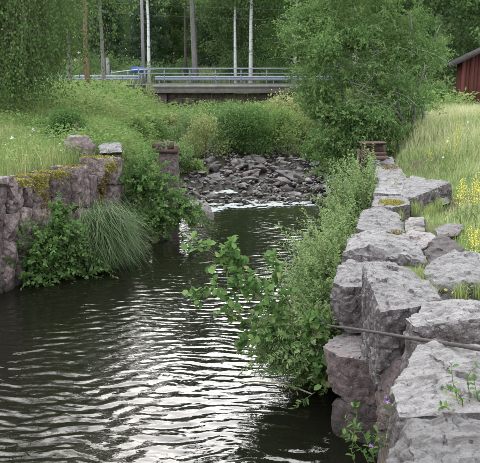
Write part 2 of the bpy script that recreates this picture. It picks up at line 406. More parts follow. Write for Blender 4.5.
# ------------------------------------------------------------------ terrain
WA, WB = P(0, 291, 0), P(121, 237, 0)                       # foot of the left quay wall
WS = (WB[0] - WA[0]) / (WB[1] - WA[1])
_XL = ([-20, WA[1], WB[1], WB[1] + .4, 16.2, 17.6, 20, 24, 46, 60],
       [WA[0] + WS * (-20 - WA[1]) - .3, WA[0] - .3, WB[0] - .25, WB[0] - .1, -1.75, -1.45, -1.6, -1.9, -4.5, -5])
_XR = ([-20, 0, 3, 6, 7, 8, 9, 11, 15, 18, 24, 46, 60], [.9, .9, .95, 1.1, 1.35, 1.6, 1.95, 2.4, 2.8, 2.6, 3.0, 4, 5])
_BED = ([-20, 15, 16.8, 18, 21, 24, 30, 46, 60], [-1, -.8, -.35, -.06, .06, .27, .62, 1.0, 1.2])
def sstep(a, b, x):
    t = np.clip((x - a) / (b - a), 0, 1); return t * t * (3 - 2 * t)
def H(x, y):
    x = np.asarray(x, float); y = np.asarray(y, float)
    xl = np.interp(y, *_XL); xr = np.interp(y, *_XR); bed = np.interp(y, *_BED)
    w = np.interp(y, [14.5, 19, 26], [.22, 2.2, 3.0])
    bl = 1.5 + .055 * np.clip(xl - x, 0, 10) + np.interp(y, [14, 18, 24, 40], [0, .05, .05, .35])
    sl = np.interp(y, [3, 14, 20, 28], [.22, .26, .24, .02])
    br = np.interp(y, [4.3, 6.6], [1.05, 1.33]) + sl * np.clip(x - xr - .8, 0, 2.9) + np.interp(y, [20, 28, 45], [0, .2, .5])
    n = .05 * np.sin(1.7 * x + .6 * y) * np.sin(.9 * y - .5 * x) + .025 * np.sin(4.1 * x + 1.3) * np.sin(3.7 * y + x)
    bl = bl + n; br = br + n
    rd = sstep(40, 44.5, y)
    bl = bl * (1 - rd) + 2.5 * rd; br = br * (1 - rd) + 2.5 * rd
    hill = np.clip(y - 54, 0, 26) * .085 + np.clip(y - 80, 0, 60) * .02
    bl = bl + hill; br = br + hill
    kl = sstep(0, 1, (xl - x) / w); kr = sstep(0, 1, (x - xr) / w)
    bank = np.where(x < (xl + xr) / 2, bl, br); k = np.maximum(kl, kr)
    k = np.maximum(k, sstep(53, 58, y))
    return bed * (1 - k) + bank * k
def grid_mesh(xs, ys, zf):
    X, Y = np.meshgrid(xs, ys)
    V = np.stack([X, Y, zf(X, Y)], -1).reshape(-1, 3)
    nx, ny = len(xs), len(ys)
    i = np.arange(nx - 1)[None] + (np.arange(ny - 1) * nx)[:, None]
    F = np.stack([i, i + 1, i + nx + 1, i + nx], -1).reshape(-1, 4)
    return V, F
def spread(a, b, step, far, n=26):
    core = np.arange(a, b + 1e-6, step)
    g = np.geomspace(1, far, n)[1:]
    return core, g
cx = np.arange(-9, 9.01, .12)
gx = np.geomspace(.3, 900, 40)
xs = np.concatenate([-9 - gx[::-1], cx, 9 + gx])
cy = np.concatenate([np.arange(-14, 2, .5), np.arange(2, 30, .14), np.arange(30, 60, .5)])
ys = np.concatenate([-14 - np.geomspace(1, 600, 20)[::-1], cy, 60 + np.geomspace(.6, 1200, 34)])
V, F = grid_mesh(xs, ys, H)
tag(obj('ground', V, F, M['ground'], smooth=True), kind='structure')

# ------------------------------------------------------------------ water: real ripples
def wave(X, Y):
    z = np.zeros_like(X); r = np.random.default_rng(5)
    X0 = X + .12 * np.sin(.9 * Y + 1) + .05 * np.sin(3.1 * Y - 1.3 * X)
    Y0 = Y + .09 * np.sin(1.9 * X + .8 * Y) + .05 * np.sin(4.3 * X - 1.7 * Y + 2) + .025 * np.sin(8.7 * X + 3.1 * Y)
    for i in range(40):
        lam = .085 * (3.4 ** r.random() ** 1.25)
        th = r.normal(0, .2) if i % 3 else r.normal(0, .7)
        slope = .029 * r.uniform(.6, 1.3)
        k = 2 * np.pi / lam
        z += slope / k * np.sin(k * (math.sin(th) * X0 + math.cos(th) * Y0) + r.uniform(0, 6.28) + .5 * np.sin(.8 * X + i))
    env = .8 + .3 * np.sin(1.1 * X + .7 * Y) * np.sin(.6 * Y - .8 * X + 2) + .22 * np.sin(2.3 * X - .9 * Y + 1) * np.sin(1.7 * Y + .6 * X)
    env *= np.interp(Y, [6, 8, 12, 16], [.95, .85, .62, .42])
    return z * env
yw = np.concatenate([np.arange(-13, 4.5, .3), np.arange(4.5, 10, .0125), np.arange(10, 18.6, .022)])
xw = np.concatenate([np.arange(-11, -4.2, .4), np.arange(-4.2, 3.4, .042)])
V, F = grid_mesh(xw, yw, wave)
tag(obj('water', V, F, M['water'], smooth=True), kind='structure')
# shallow runs of water between the stones of the rapids
def run_z(X, Y):
    return np.interp(Y, *_BED) + .015 + .012 * np.sin(7 * X + 3 * Y) * np.sin(5 * Y - 2 * X)
V, F = grid_mesh(np.arange(-1.6, 3.2, .12), np.arange(18.55, 27, .1), run_z)
tag(obj('rapids_water', V, F, M['shallow'], smooth=True), kind='structure')

# ------------------------------------------------------------------ stones
def stone_mesh(pts, L=.06, smooth=2, amp=.02, freq=4.0, seed=0, facet=.5):
    bm = bmesh.new()
    for p in pts: bm.verts.new(tuple(float(c) for c in p))
    r = bmesh.ops.convex_hull(bm, input=bm.verts)
    dead = [v for v in bm.verts if not v.link_faces]
    bmesh.ops.delete(bm, geom=dead, context='VERTS')
    bmesh.ops.dissolve_limit(bm, angle_limit=R(4), verts=bm.verts, edges=bm.edges)
    bmesh.ops.triangulate(bm, faces=bm.faces)
    for _ in range(7):
        es = [e for e in bm.edges if e.calc_length() > L]
        if not es or len(bm.verts) > 20000: break
        bmesh.ops.subdivide_edges(bm, edges=es, cuts=1)
        bmesh.ops.triangulate(bm, faces=[f for f in bm.faces if len(f.verts) > 3])
    for _ in range(smooth):
        bmesh.ops.smooth_vert(bm, verts=bm.verts, factor=.5, use_axis_x=True, use_axis_y=True, use_axis_z=True)
    bm.normal_update()
    o = Vector((seed * 3.17, seed * 1.31, seed * 2.77))
    mv = []
    for v in bm.verts:
        q = v.co * freq + o
        d = noise.noise(q * .6) * .8 + noise.noise(q * 1.9) * .55 + noise.noise(q * 5.1) * .34
        c = noise.cell(q * .8) * .0
        rd = (abs(noise.noise(q * 1.1 + Vector((9, 2, 5)))) - .25) * facet
        st = noise.voronoi(q * 1.1)[0]
        fr = min(st[1] - st[0], .22) * 2.2 + abs(noise.noise(q * 2.7 + Vector((3, 1, 8)))) * .7
        vp = noise.voronoi(q * 1.5)[1][0]
        d = d * .55 + noise.noise(vp * 5.3 + o) * 1.25
        mv.append(v.normal * (amp * (d + rd + fr + noise.noise(q * 11.0) * .16)))
    for v, m in zip(bm.verts, mv): v.co += m
    me = bpy.data.meshes.new('stone')
    bm.to_mesh(me); bm.free()
    me.polygons.foreach_set('use_smooth', np.ones(len(me.polygons), dtype=bool))
    me.set_sharp_from_angle(angle=R(32))
    return me
def stone(name, pts, mat, parent=None, **kw):
    pts = np.asarray(pts, float)
    if parent is not None: loc = pts.mean(0); me = stone_mesh(pts - loc, **kw); return link_mesh(name, me, mat, parent, loc - base_of(parent))
    loc = np.array([*pts.mean(0)[:2], pts[:, 2].min()])
    return link_mesh(name, stone_mesh(pts - loc, **kw), mat, None, loc)
def topz(lst, zbot, grow=1.06, shift=(0, 0)):
    t = np.array([P(*q) for q in lst]); c = t.mean(0)
    b = (t - c) * grow + c + np.array([*shift, 0]); b[:, 2] = zbot
    return np.vstack([t, b])
def dpts(lst): return np.array([D(*q) for q in lst])

rw = thing('stone_wall', 'right-hand quay wall of huge split granite blocks topped with grey lichen', 'stone wall', P(390, 470, 0))
sid = 1
def rs(pts, mat='rock', **kw):
    global sid
    sid += 1
    kw.setdefault('L', .05); kw.setdefault('amp', .024); kw.setdefault('seed', sid); kw['smooth'] = 0 if kw.get('smooth', 1) < 3 else 1; kw.setdefault('freq', 5.5)
    if kw['L'] < .04: kw['L'] = .024
    return stone('stone', pts, M[mat], rw, **kw)
# nearest blocks
rs(topz([(390, 450, 1.46), (413, 420, 1.58), (447, 416, 1.6), (505, 428, 1.58), (580, 470, 1.58), (580, 640, 1.5), (420, 640, 1.4), (384, 480, 1.36)], .5), 'rock', L=.035)
rs(topz([(394, 390, 1.42), (419, 347, 1.48), (433, 343, 1.49), (480, 347, 1.49), (560, 351, 1.49), (560, 416, 1.48), (470, 413, 1.47), (401, 418, 1.40)], .6), 'rock', L=.035, amp=.022)
rs(topz([(407, 320, 1.46), (425, 305, 1.44), (455, 301, 1.44), (480, 303, 1.43), (560, 305, 1.42), (560, 320, 1.5), (480, 319, 1.5), (440, 323, 1.47), (415, 327, 1.44)], .75), 'rock_red', L=.035, lich=1) if False else \
rs(topz([(407, 320, 1.46), (425, 305, 1.44), (455, 301, 1.44), (480, 303, 1.43), (560, 305, 1.42), (560, 320, 1.5), (480, 319, 1.5), (440, 323, 1.47), (415, 327, 1.44)], .75), 'rock', L=.035)
rs(topz([(365, 268, 1.55), (381, 312, 1.42), (400, 311, 1.43), (418, 307, 1.44), (440, 301, 1.42), (369, 264, 1.5), (367, 276, 1.5), (385, 262, 1.5), (412, 271, 1.46), (432, 285, 1.42)], .82, 1.02), 'rock', L=.035, smooth=1)
rs(dpts([(338, 266, 7.0), (334, 283, 6.75), (346, 288, 6.55), (372, 287, 6.5), (400, 272, 6.9), (382, 262, 7.1), (350, 262, 7.15),
         (331, 300, 6.75), (336, 322, 6.7), (350, 331, 6.55), (375, 333, 6.5), (400, 325, 6.9), (345, 310, 7.3), (390, 310, 7.3)]), 'rock', L=.035)
rs(dpts([(323, 347, 6.25), (340, 357, 5.92), (379, 363, 5.86), (388, 340, 6.4), (337, 335, 6.65), (362, 333, 6.8),
         (333, 391, 6.2), (351, 403, 5.97), (378, 405, 5.92), (388, 392, 6.5), (345, 380, 6.9)]), 'rock_red', L=.035, amp=.018, smooth=1)
rs(dpts([(334, 402, 6.1), (352, 406, 5.92), (379, 410, 5.83), (386, 403, 6.3), (342, 398, 6.6),
         (332, 420, 6.05), (338, 480, 5.95), (380, 495, 5.78), (390, 475, 6.3), (345, 458, 6.7)]), 'rock_red', L=.04, smooth=3)
rs(dpts([(379, 364, 5.45), (392, 357, 5.4), (404, 364, 5.05), (402, 386, 4.95), (380, 390, 5.2), (400, 352, 5.8), (410, 384, 5.5), (385, 380, 5.8)]), 'rock_red', L=.035)
rs(dpts([(377, 391, 5.35), (392, 389, 5.0), (404, 388, 4.9), (404, 424, 4.8), (378, 428, 5.15), (410, 388, 5.5), (410, 420, 5.5), (385, 420, 5.7)]), 'rock_red', L=.035)
rs(dpts([(380, 428, 5.2), (405, 426, 4.75), (408, 500, 4.6), (382, 510, 5.1), (420, 430, 5.4), (420, 490, 5.4)]), 'rock_red', L=.05)
# further blocks along the top
rs(topz([(344, 253, 1.38), (370, 246, 1.47), (395, 247, 1.47), (418, 257, 1.4), (426, 263, 1.36), (352, 235, 1.42), (375, 230, 1.47), (400, 236, 1.45), (420, 246, 1.38)], .95), 'rock')
rs(topz([(357, 229, 1.42), (378, 233, 1.44), (403, 233, 1.43), (362, 212, 1.44), (378, 207, 1.47), (395, 213, 1.44), (406, 226, 1.38)], .95), 'rock')
rs(topz([(372, 206, 1.48), (392, 208, 1.48), (409, 205, 1.48), (376, 197, 1.46), (408, 196, 1.46)], .95), 'rock')
rs(topz([(374, 193, 1.46), (402, 195, 1.46), (380, 179, 1.46), (406, 179, 1.46)], .95, 1.05), 'rock')
rs(topz([(375, 178, 1.46), (409, 181, 1.46), (377, 167, 1.46), (397, 165, 1.44)], .95, 1.04), 'rock')
rs(topz([(372, 166, 1.46), (395, 166, 1.46), (374, 158, 1.44), (392, 157, 1.44)], .95, 1.04), 'rock')
# lower courses, mostly behind the willows
yy = 6.9
while yy < 15.3:
    ln = random.uniform(.6, 1.0)
    x0, x1 = np.interp(yy, *_XR) - .28, np.interp(yy + ln, *_XR) - .28
    zs = [-.4, random.uniform(.1, .2), random.uniform(.55, .65), .98]
    for a in range(3):
        j = lambda: random.uniform(-.04, .04)
        pts = [(xx + dx + j(), y_ + j(), z_ + j()) for (xx, y_) in ((x0, yy + .03), (x1, yy + ln - .03)) for dx in (0, .42) for z_ in (zs[a] + .03, zs[a + 1] - .02)]
        rs(pts, 'rock_red' if a < 2 else 'rock', L=.14)
    yy += ln
yy = 4.6
while yy > -4:
    ln = random.uniform(.8, 1.3); yy -= ln
    for z0, z1 in ((-.4, .2), (.22, .5), (.77, 1.3)):
        if yy > 1.6 and z1 > 1: continue
        j = lambda: random.uniform(-.05, .05)
        rs([(.72 + dx + j(), y_ + j(), z_ + j()) for y_ in (yy + .03, yy + ln - .03) for dx in (0, .6) for z_ in (z0, z1)], 'rock', L=.16)
# moss and rust-coloured litter on the wall top
# loose boulders beside the wall
GB = 'boulders lying on the grassy path'
def boulder(name, pts, label, mat='rock', group=GB, cat='boulder', **kw):
    global sid
    sid += 1
    kw.setdefault('L', .04); kw.setdefault('amp', .022); kw.setdefault('freq', 5.5); kw.setdefault('smooth', 1); kw.setdefault('seed', sid)
    return tag(stone(name, pts, M[mat], None, **kw), label, cat, group)
boulder('boulder', dpts([(423, 273, 6.35), (430, 264, 6.5), (455, 251, 6.75), (480, 255, 6.75), (510, 264, 6.6), (510, 287, 6.1), (466, 279, 6.0), (437, 284, 6.05),
         (422, 296, 6.2), (438, 306, 5.98), (510, 310, 5.95), (510, 282, 7.0), (430, 280, 6.9)]), 'big pale grey boulder with a smooth sloping top beside the right wall', 'rock', L=.04)
boulder('boulder', dpts([(424, 250, 7.35), (438, 236, 7.6), (452, 239, 7.5), (464, 250, 7.3), (448, 266, 7.0), (430, 268, 7.05), (425, 270, 7.4), (462, 268, 7.4), (436, 260, 7.8)]),
        'pointed reddish boulder just behind the big pale boulder', 'rock_red', L=.04, smooth=1)
boulder('boulder', dpts([(402, 234, 7.9), (412, 231, 8.1), (432, 233, 8.0), (440, 240, 7.7), (420, 250, 7.5), (406, 248, 7.6), (404, 256, 7.8), (436, 254, 7.8)]),
        'low buff boulder wedged behind the wall to the left of the pointed one', 'rock_pink')
boulder('boulder', dpts([(405, 223, 8.3), (424, 221, 8.3), (425, 233, 8.1), (406, 234, 8.1), (408, 219, 8.7), (422, 218, 8.7), (407, 232, 8.7), (423, 231, 8.7)]),
        'small dark squared stone against the inner side of the wall', 'rock_wet')
boulder('boulder', topz([(401, 195, 1.5), (412, 198, 1.49), (430, 191, 1.54), (451, 182, 1.6), (440, 180, 1.6), (415, 181, 1.54), (405, 184, 1.52)], 1.25), 'flat pale slab pointing away from the wall across the path', 'rock', cat='slab')
boulder('boulder', dpts([(435, 229, 8.2), (450, 223, 8.6), (463, 226, 8.5), (458, 236, 8.1), (438, 236, 8.0), (445, 238, 8.6)]), 'small flat buff stone half sunk in the grass of the path', 'rock_pink')
boulder('boulder', dpts([(440, 200, 10.3), (447, 198, 10.6), (450, 203, 10.2), (443, 205, 10.0), (445, 206, 10.6)]), 'little round grey stone on the grass path', 'rock')
boulder('boulder', dpts([(404, 181, 11.7), (412, 176, 12.3), (424, 178, 12.1), (428, 183, 11.7), (410, 188, 11.5), (415, 190, 12)]), 'grey stone lying between the flat slab and the far frame', 'rock')

# ---- left quay wall
lw = thing('stone_wall', 'left-hand quay wall of reddish granite blocks capped with yellow moss', 'stone wall', WA)
WD = unit(np.array([WB[0] - WA[0], WB[1] - WA[1], 0])); WN = np.array([WD[1], -WD[0], 0])    # WN points over the water
def wl(px, py, off=0.0):
    d = ray(px, py); o = np.array([0, 0, CZ]); a = WA + WN * off
    return o + d * (np.dot(a - o, WN) / np.dot(d, WN))
def ls(x0, x1, y0, y1, off=0.0, mat='rock_pink', deep=.45, jit=1.8, L=.055, **kw):
    global sid
    sid += 1
    j = lambda: random.uniform(-jit, jit)
    f = [wl(x0 + 1.0 + j(), y0 + j(), off), wl(x1 - 1.0 + j(), y0 + j(), off), wl(x1 - 1.0 + j(), y1 + j(), off), wl(x0 + 1.0 + j(), y1 + j(), off),
         wl((x0 + x1) / 2 + 2 * j(), (y0 + y1) / 2 + 2 * j(), off + .12 * random.random()), wl(x0 + (x1 - x0) * random.uniform(.15, .4), y0 + (y1 - y0) * random.uniform(.2, .5), off + .1 * random.random())]
    b = [p - WN * deep for p in f[:4]]
    kw.setdefault('amp', .02); kw.setdefault('freq', 6.5); kw['smooth'] = 0; L = .045
    return stone('stone', f + b, M[mat], lw, L=L, seed=sid, **kw)
for q in [(-14, 13, 176, 186, .14), (-14, 7, 186, 218, .1), (7, 24, 181, 214, .08), (24, 32, 182, 206, .04), (-16, 4, 218, 254, .08), (4, 19, 215, 240, .1),
          (19, 33, 207, 236, .05), (4, 18, 240, 264, .08), (-16, 4, 254, 300, .08), (4, 15, 264, 298, .09), (18, 34, 236, 258, .06), (16, 33, 258, 288, .05),
          (32, 51, 178, 210, -.02), (51, 72, 174, 196, .02), (52, 71, 196, 212, -.01), (72, 89, 167, 205, .07), (89, 99, 176, 209, .04), (99, 108, 174, 196, .0), (100, 123, 159, 184, .1),
          (108, 122, 185, 204, .03), (32, 55, 210, 232, 0), (55, 76, 212, 236, .03), (76, 94, 206, 230, .02), (94, 108, 209, 230, .03), (99, 122, 197, 214, .02), (108, 122, 214, 232, .02),
          (33, 50, 232, 252, .02), (50, 68, 236, 256, .03), (33, 55, 252, 278, .02), (55, 80, 256, 270, .02), (68, 84, 236, 254, .02), (84, 104, 231, 254, .02), (104, 124, 232, 246, .02)]:
    ls(*q)
s = -.42
while s > -11:
    ln = random.uniform(.6, 1.0)
    for z0, z1 in ((-.4, .2), (.2, .68), (.68, 1.12), (1.12, 1.55)):
        j = lambda: random.uniform(-.04, .04)
        pts = [WA + WD * (s - e + j()) + WN * (n_ + j()) + np.array([0, 0, z_ + j()]) for e in (.03, ln - .02) for n_ in (.08, -.4) for z_ in (z0 + .02, z1 - .02)]
        sid += 1
        stone('stone', pts, M['rock_pink'], lw, L=.14, seed=sid)
    s -= ln
from mathutils.bvhtree import BVHTree
def wall_bvh(w):
    vs, fs, n_ = [], [], 0
    for o in w.children:
        if not o.name.startswith('stone'): continue
        off = Vector(w.location) + Vector(o.location)
        vs += [v.co + off for v in o.data.vertices]; fs += [[k + n_ for k in f.vertices] for f in o.data.polygons]; n_ += len(o.data.vertices)
    return BVHTree.FromPolygons(vs, fs)
def moss(w, tree, c, rx, rz, n, mat, side=None, size=1.0):
    """tufts of moss rooted where short rays meet the stones; thinning out towards the edge of the patch"""
    P_, N_ = [], []
    c = Vector([float(v) for v in c])
    rg = random.Random(int(n + c.x * 31))
    ex = Vector((float(WD[0]), float(WD[1]), 0)); ey = Vector((float(WN[0]), float(WN[1]), 0))
    while len(P_) < n:
        a, b = rg.gauss(0, .5), rg.gauss(0, .5)
        if a * a + b * b > 1.3 or (noise.noise(Vector((a * 3, b * 3, c.x * 7))) < -.12 and rg.random() < .85): n -= .2; continue
        if side is None: o_, d_ = c + ex * (a * rx) + ey * (b * rz) + Vector((0, 0, .5)), Vector((0, 0, -1))
        else: o_, d_ = c + ex * (a * rx) + Vector((0, 0, b * rz)) + ey * .6, -ey
        h = tree.ray_cast(o_, d_, 1.3)
        if h[0] is None: n -= .2; continue
        P_.append(h[0]); N_.append(h[1])
    p = np.array([list(v) for v in P_]); nn = np.array([list(v) for v in N_]); m_ = len(p)
    ax = unit(nn * 1.0 + RNG.normal(size=(m_, 3)) * .55 + np.array([0, 0, .25]))
    lg = RNG.uniform(.018, .05, m_) * size
    o = leaves('moss', p - nn * .004, ax, rv(m_), lg, lg * .55, M[mat], w, rnd=RNG.random(m_)); o['kind'] = 'stuff'
lt_ = wall_bvh(lw)
for q, rx, rz, n, mt in [((20, 175), .22, .16, 1100, 'moss'), ((38, 170), .34, .24, 2600, 'moss'), ((58, 168), .42, .22, 2600, 'moss'), ((80, 164), .3, .16, 700, 'moss_brown'), ((104, 158), .4, .22, 2000, 'moss')]:
    moss(lw, lt_, wl(*q) - WN * .12, rx, rz, n, mt)
for q, rx, rz, n, mt in [((38, 179), .24, .22, 2200, 'moss'), ((58, 172), .4, .10, 1200, 'moss'), ((20, 181), .2, .10, 700, 'moss'), ((99, 188), .16, .32, 1500, 'moss_brown'), ((103, 167), .3, .10, 900, 'moss'), ((45, 200), .14, .2, 350, 'moss_brown')]:
    moss(lw, lt_, wl(*q), rx, rz, n, mt, side=1)
rt_ = wall_bvh(rw)
for q, rx, rz, n, mt in [((391, 203, 1.48), .26, .16, 1300, 'moss'), ((398, 235, 1.43), .16, .1, 500, 'moss_brown'), ((390, 168, 1.46), .4, .2, 500, 'moss_brown'), ((405, 262, 1.44), .25, .12, 350, 'moss_brown')]:
    moss(rw, rt_, P(*q), rx, rz, n, mt, size=.8)

# loose stones on the left bank
GL = 'loose stones on the left bank'
def ground_stone(px, py0, py1, w, Y, label, mat, flat=1.0, grp=GL):
    c = D(px, py1, Y); r = w / 720 * Y / 2; h = (py1 - py0) / 720 * Y
    pts = [c + np.array([r * math.cos(a) * k, r * .8 * math.sin(a) * k, z]) for a in np.linspace(0, 6.28, 9)[:-1] + .2 for k, z in ((1.0, -.1), (.95, h * .45), (.55, h))]
    return boulder('boulder', pts, label, mat, grp)
ground_stone(79, 136, 153, 34, 14.6, 'rounded brown-grey boulder in the grass above the left wall', 'rock_pink')
boulder('boulder', dpts([(99, 147, 14.6), (121, 145, 14.6), (122, 152, 14.2), (101, 153, 14.2), (103, 143.5, 15.2), (119, 143, 15.2), (103, 155, 14.8), (120, 154, 14.8)]), 'flat dark squared slab lying at the end of the left wall', 'rock', GL, 'slab')
# flat ledges at the water below the pier
boulder('boulder', dpts([(186, 206, 16.6), (205, 200, 17.2), (212, 208, 16.7), (211, 217, 16.3), (186, 222, 16.1), (190, 200, 17.4), (184, 226, 16.4)]), 'smooth pale ledge of rock at the water left of the rapids', 'rock_pink', 'ledges at the edge of the pool', 'rock')
boulder('boulder', dpts([(197, 214, 16.2), (214, 212, 16.3), (214, 221, 15.9), (192, 224, 15.8), (200, 208, 16.8), (195, 226, 16.2)]), 'lower pale ledge with its foot in the pool left of the rapids', 'rock_pink', 'ledges at the edge of the pool', 'rock')

# ------------------------------------------------------------------ rapids
GR = 'rocks of the rapids'
def blob(r):
    pts = []
    for _ in range(random.choice([8, 9, 11])):
        v = Vector((random.gauss(0, 1), random.gauss(0, 1), random.gauss(0, 1))).normalized()
        pts.append((v.x * r, v.y * r * .85, v.z * r * .62))
    return pts
protos = [stone_mesh(blob(1.0), L=.28, smooth=1 if i % 3 == 0 else 0, amp=.12, freq=1.3, seed=i) for i in range(9)]
def rapid_rock(x, y, z, r, mat, label, i):
    me = protos[i % 9]
    o = bpy.data.objects.new('rock', me); COL.objects.link(o)
    o.location = (x, y, z); o.scale = (r * random.uniform(.9, 1.3), r * random.uniform(.85, 1.1), r * random.uniform(.55, .9))
    o.rotation_euler = (random.uniform(-.5, .5), random.uniform(-.5, .5), random.uniform(0, 6.28))
    if not me.materials: me.materials.append(M['rock_wet'])
    o.material_slots[0].link = 'OBJECT'; o.material_slots[0].material = M[mat]
    return tag(o, label, 'rock', GR)
special = [(276, 170, 22.2, 17, 'rock_pink', 'pale angular boulder standing out in the middle of the rapids'),
           (286, 176, 21.4, 22, 'rock', 'broad grey boulder right below the pale angular one in the rapids'),
           (299, 177, 21.0, 15, 'rock_pink', 'pinkish boulder right of the broad grey one in the rapids'),
           (319, 191, 19.0, 20, 'rock_wet', 'dark wet boulder at the right end of the rapids'),
           (323, 203, 17.6, 20, 'rock_wet', 'dark boulder standing in the pool at the right foot of the rapids'),
           (316, 165, 22.5, 15, 'rock', 'light boulder high up at the right of the rapids'),
           (216, 168, 22.2, 17, 'rock_wet', 'dark rounded boulder at the upper left of the rapids'),
           (203, 173, 21.6, 12, 'rock', 'grey boulder at the left edge of the rapids under the bushes'),
           (247, 175, 21.5, 12, 'rock_red', 'rusty red stone in the middle of the rapids'),
           (196, 196, 18.6, 14, 'rock_pink', 'pale stone at the lower left of the rapids beside the ledges'),
           (250, 165, 23.0, 16, 'rock_wet', 'dark blocky boulder at the top of the rapids in the middle'),
           (300, 160, 23.4, 16, 'rock_wet', 'dark boulder at the top of the rapids under the overhanging tree')]
for i, (px, py, Y, w, mt, lb) in enumerate(special):
    p = D(px, py, Y); rapid_rock(p[0], p[1], p[2], w / 720 * Y / 2, mt, lb, i)
GLAB = {'rock_wet': 'dark wet stone among the many low stones of the rapids', 'rock_pink': 'dry pinkish stone among the many low stones of the rapids', 'rock': 'dry grey stone among the many low stones of the rapids'}
for i in range(285):
    y = 17.7 + 7.3 * random.random() ** 1.15
    xl, xr = np.interp(y, [17.5, 19, 25], [-1.25, -1.6, -1.5]), np.interp(y, [17.5, 19, 25], [2.4, 2.7, 3.0])
    x = random.uniform(xl, xr)
    if y < 18.3 and random.random() < .6: continue
    r = random.choice([.07, .08, .09, .11, .13, .16, .22]) * random.uniform(.85, 1.2)
    if y > 21: r *= 1.4
    mt = random.choice(['rock_wet'] * 4 + ['rock_pink', 'rock_pink', 'rock'])
    f_ = (x - xl) / (xr - xl)
    lab = ('big ' if r > .2 else 'small ' if r < .11 else 'middling ') + {'rock_wet': 'dark wet', 'rock_pink': 'dry pinkish', 'rock_red': 'reddish', 'rock': 'dry grey'}[mt] + ' stone in the ' + \
        ('left' if f_ < .33 else 'middle' if f_ < .67 else 'right') + ' of the ' + ('upper' if y > 22 else 'central' if y > 19.7 else 'lower') + ' rapids'
    rapid_rock(x, y, float(np.interp(y, *_BED)) + r * .1, r, mt, lab, random.randrange(9))
# small cobbles between them
cv, cf = [], []
for pm in protos[:5]:
    c_ = np.empty(len(pm.vertices) * 3, np.float32); pm.vertices.foreach_get('co', c_); cv.append(c_.reshape(-1, 3))
    cf.append(np.array([list(q.vertices) for q in pm.polygons]))
CVs, CFs, nn = [], [], 0
for i in range(520):
    y = 18.0 + 8.5 * random.random() ** 1.1; x = random.uniform(-1.6, 2.9); k_ = i % 5; r = random.uniform(.035, .10); a_ = random.uniform(0, 6.28)
    v_ = cv[k_] * r; v_ = np.stack([v_[:, 0] * math.cos(a_) - v_[:, 1] * math.sin(a_), v_[:, 0] * math.sin(a_) + v_[:, 1] * math.cos(a_), v_[:, 2]], 1)
    CVs.append(v_ + np.array([x, y, float(np.interp(y, *_BED)) + .05 + r * .4])); CFs.append(cf[k_] + nn); nn += len(v_)
tag(obj('cobbles', np.vstack(CVs), np.vstack(CFs), M['rock_wet'], smooth=True), kind='stuff')
# foam where the rapids meet the pool: small flattened bubbles
def foam_patch(px0, px1, py0, py1, n):
    k = max(n // 14, 4); cx_ = RNG.uniform(px0, px1, k); cy_ = RNG.normal((py0 + py1) / 2, (py1 - py0) / 2.4, k); q = RNG.integers(0, k, n)
    px = cx_[q] + RNG.normal(0, 3.2, n); py = cy_[q] + RNG.normal(0, .35, n)
    return np.array([P(a, b, .012) for a, b in zip(px, py)])
fp = np.vstack([foam_patch(208, 240, 203.5, 208, 130), foam_patch(228, 266, 203, 206.5, 170), foam_patch(262, 312, 202.0, 206, 150), foam_patch(192, 212, 208, 212, 220),
                foam_patch(225, 315, 199, 205, 200), foam_patch(215, 232, 194.5, 196, 90)])
fp[-90:, 2] += .1
ang = np.linspace(0, 2 * np.pi, 6, endpoint=False)
rr = RNG.uniform(.012, .05, len(fp))
Vr = fp[:, None] + rr[:, None, None] * np.stack([np.cos(ang) * 1.5, np.sin(ang) * .9, np.zeros(6)], 1)[None]
Vt = fp + np.array([0, 0, 1]) * (rr * .35)[:, None]
V = np.concatenate([Vr, Vt[:, None]], 1).reshape(-1, 3)
F = (np.array([[6, i, (i + 1) % 6] for i in range(6)])[None] + (np.arange(len(fp)) * 7)[:, None, None]).reshape(-1, 3)
tag(obj('foam', V, F, M['foam'], smooth=True), kind='stuff')

# ------------------------------------------------------------------ old sluice remains
pier = thing('sluice_pier', 'pink stone pier with rotten timbers on top standing in the water at left', 'pier', D(168, 222, 15.9))
py_ = 15.9
def pbox(mb, x0, x1, y0, y1, Y, dep, jit=.01):
    a, b = D(x0, y1, Y), D(x1, y0, Y)
    return mb.box([(a[0] + b[0]) / 2, Y + dep / 2, (a[2] + b[2]) / 2], [b[0] - a[0], dep, b[2] - a[2]], 0, 1, jit)
for k, (y0, y1) in enumerate([(153, 176), (176.6, 199), (199.6, 240)]):
    a, b = D(159.5 + k * .3, y1, py_), D(176.5, y0, py_)
    stone('stone', [(x, y, z) for x in (a[0], b[0]) for y in (py_, py_ + .55) for z in (a[2], b[2])], M['rock_pink'], pier, L=.07, smooth=1, amp=.012, seed=80 + k)
pbox(MB(), 155, 177.5, 149.5, 153, py_ - .08, .5, .02).build('cap_beam', M['timber'], pier)
pbox(MB(), 152, 164, 143.5, 149.2, py_ + .02, .2, .02).build('beam', M['timber'], pier)
pbox(MB(), 167, 173.5, 142, 149.2, py_ + .05, .2, .02).build('post', M['timber'], pier)
pbox(MB(), 174, 178.5, 146, 154.5, py_ - .05, .12, .03).build('post', M['rust'], pier)
fr = thing('sluice_gate', 'rotten dark timber sluice gate at the far end of the right wall', 'sluice gate', D(368, 175, 14.6))
for (x0, x1, y0, y1, Y, dep) in [(362, 367, 144, 176, 14.6, .2), (381, 386, 144, 165, 15.0, .2), (357.5, 360.5, 150, 180, 14.3, .15)]:
    pbox(MB(), x0, x1, y0, y1, Y, dep, .02).build('post', M['timber'], fr)
pbox(MB(), 361, 387, 142.6, 145, 14.55, .25, .03).build('top_beam', M['rust'], fr)
pbox(MB(), 366, 384, 145.3, 152, 14.75, .14, .02).build('board', M['timber'], fr)
pbox(MB(), 366, 387, 152.5, 155, 14.5, .35, .02).build('beam', M['rust'], fr)
pbox(MB(), 367, 391, 158, 160.5, 14.0, .35, .03).build('beam', M['timber'], fr)

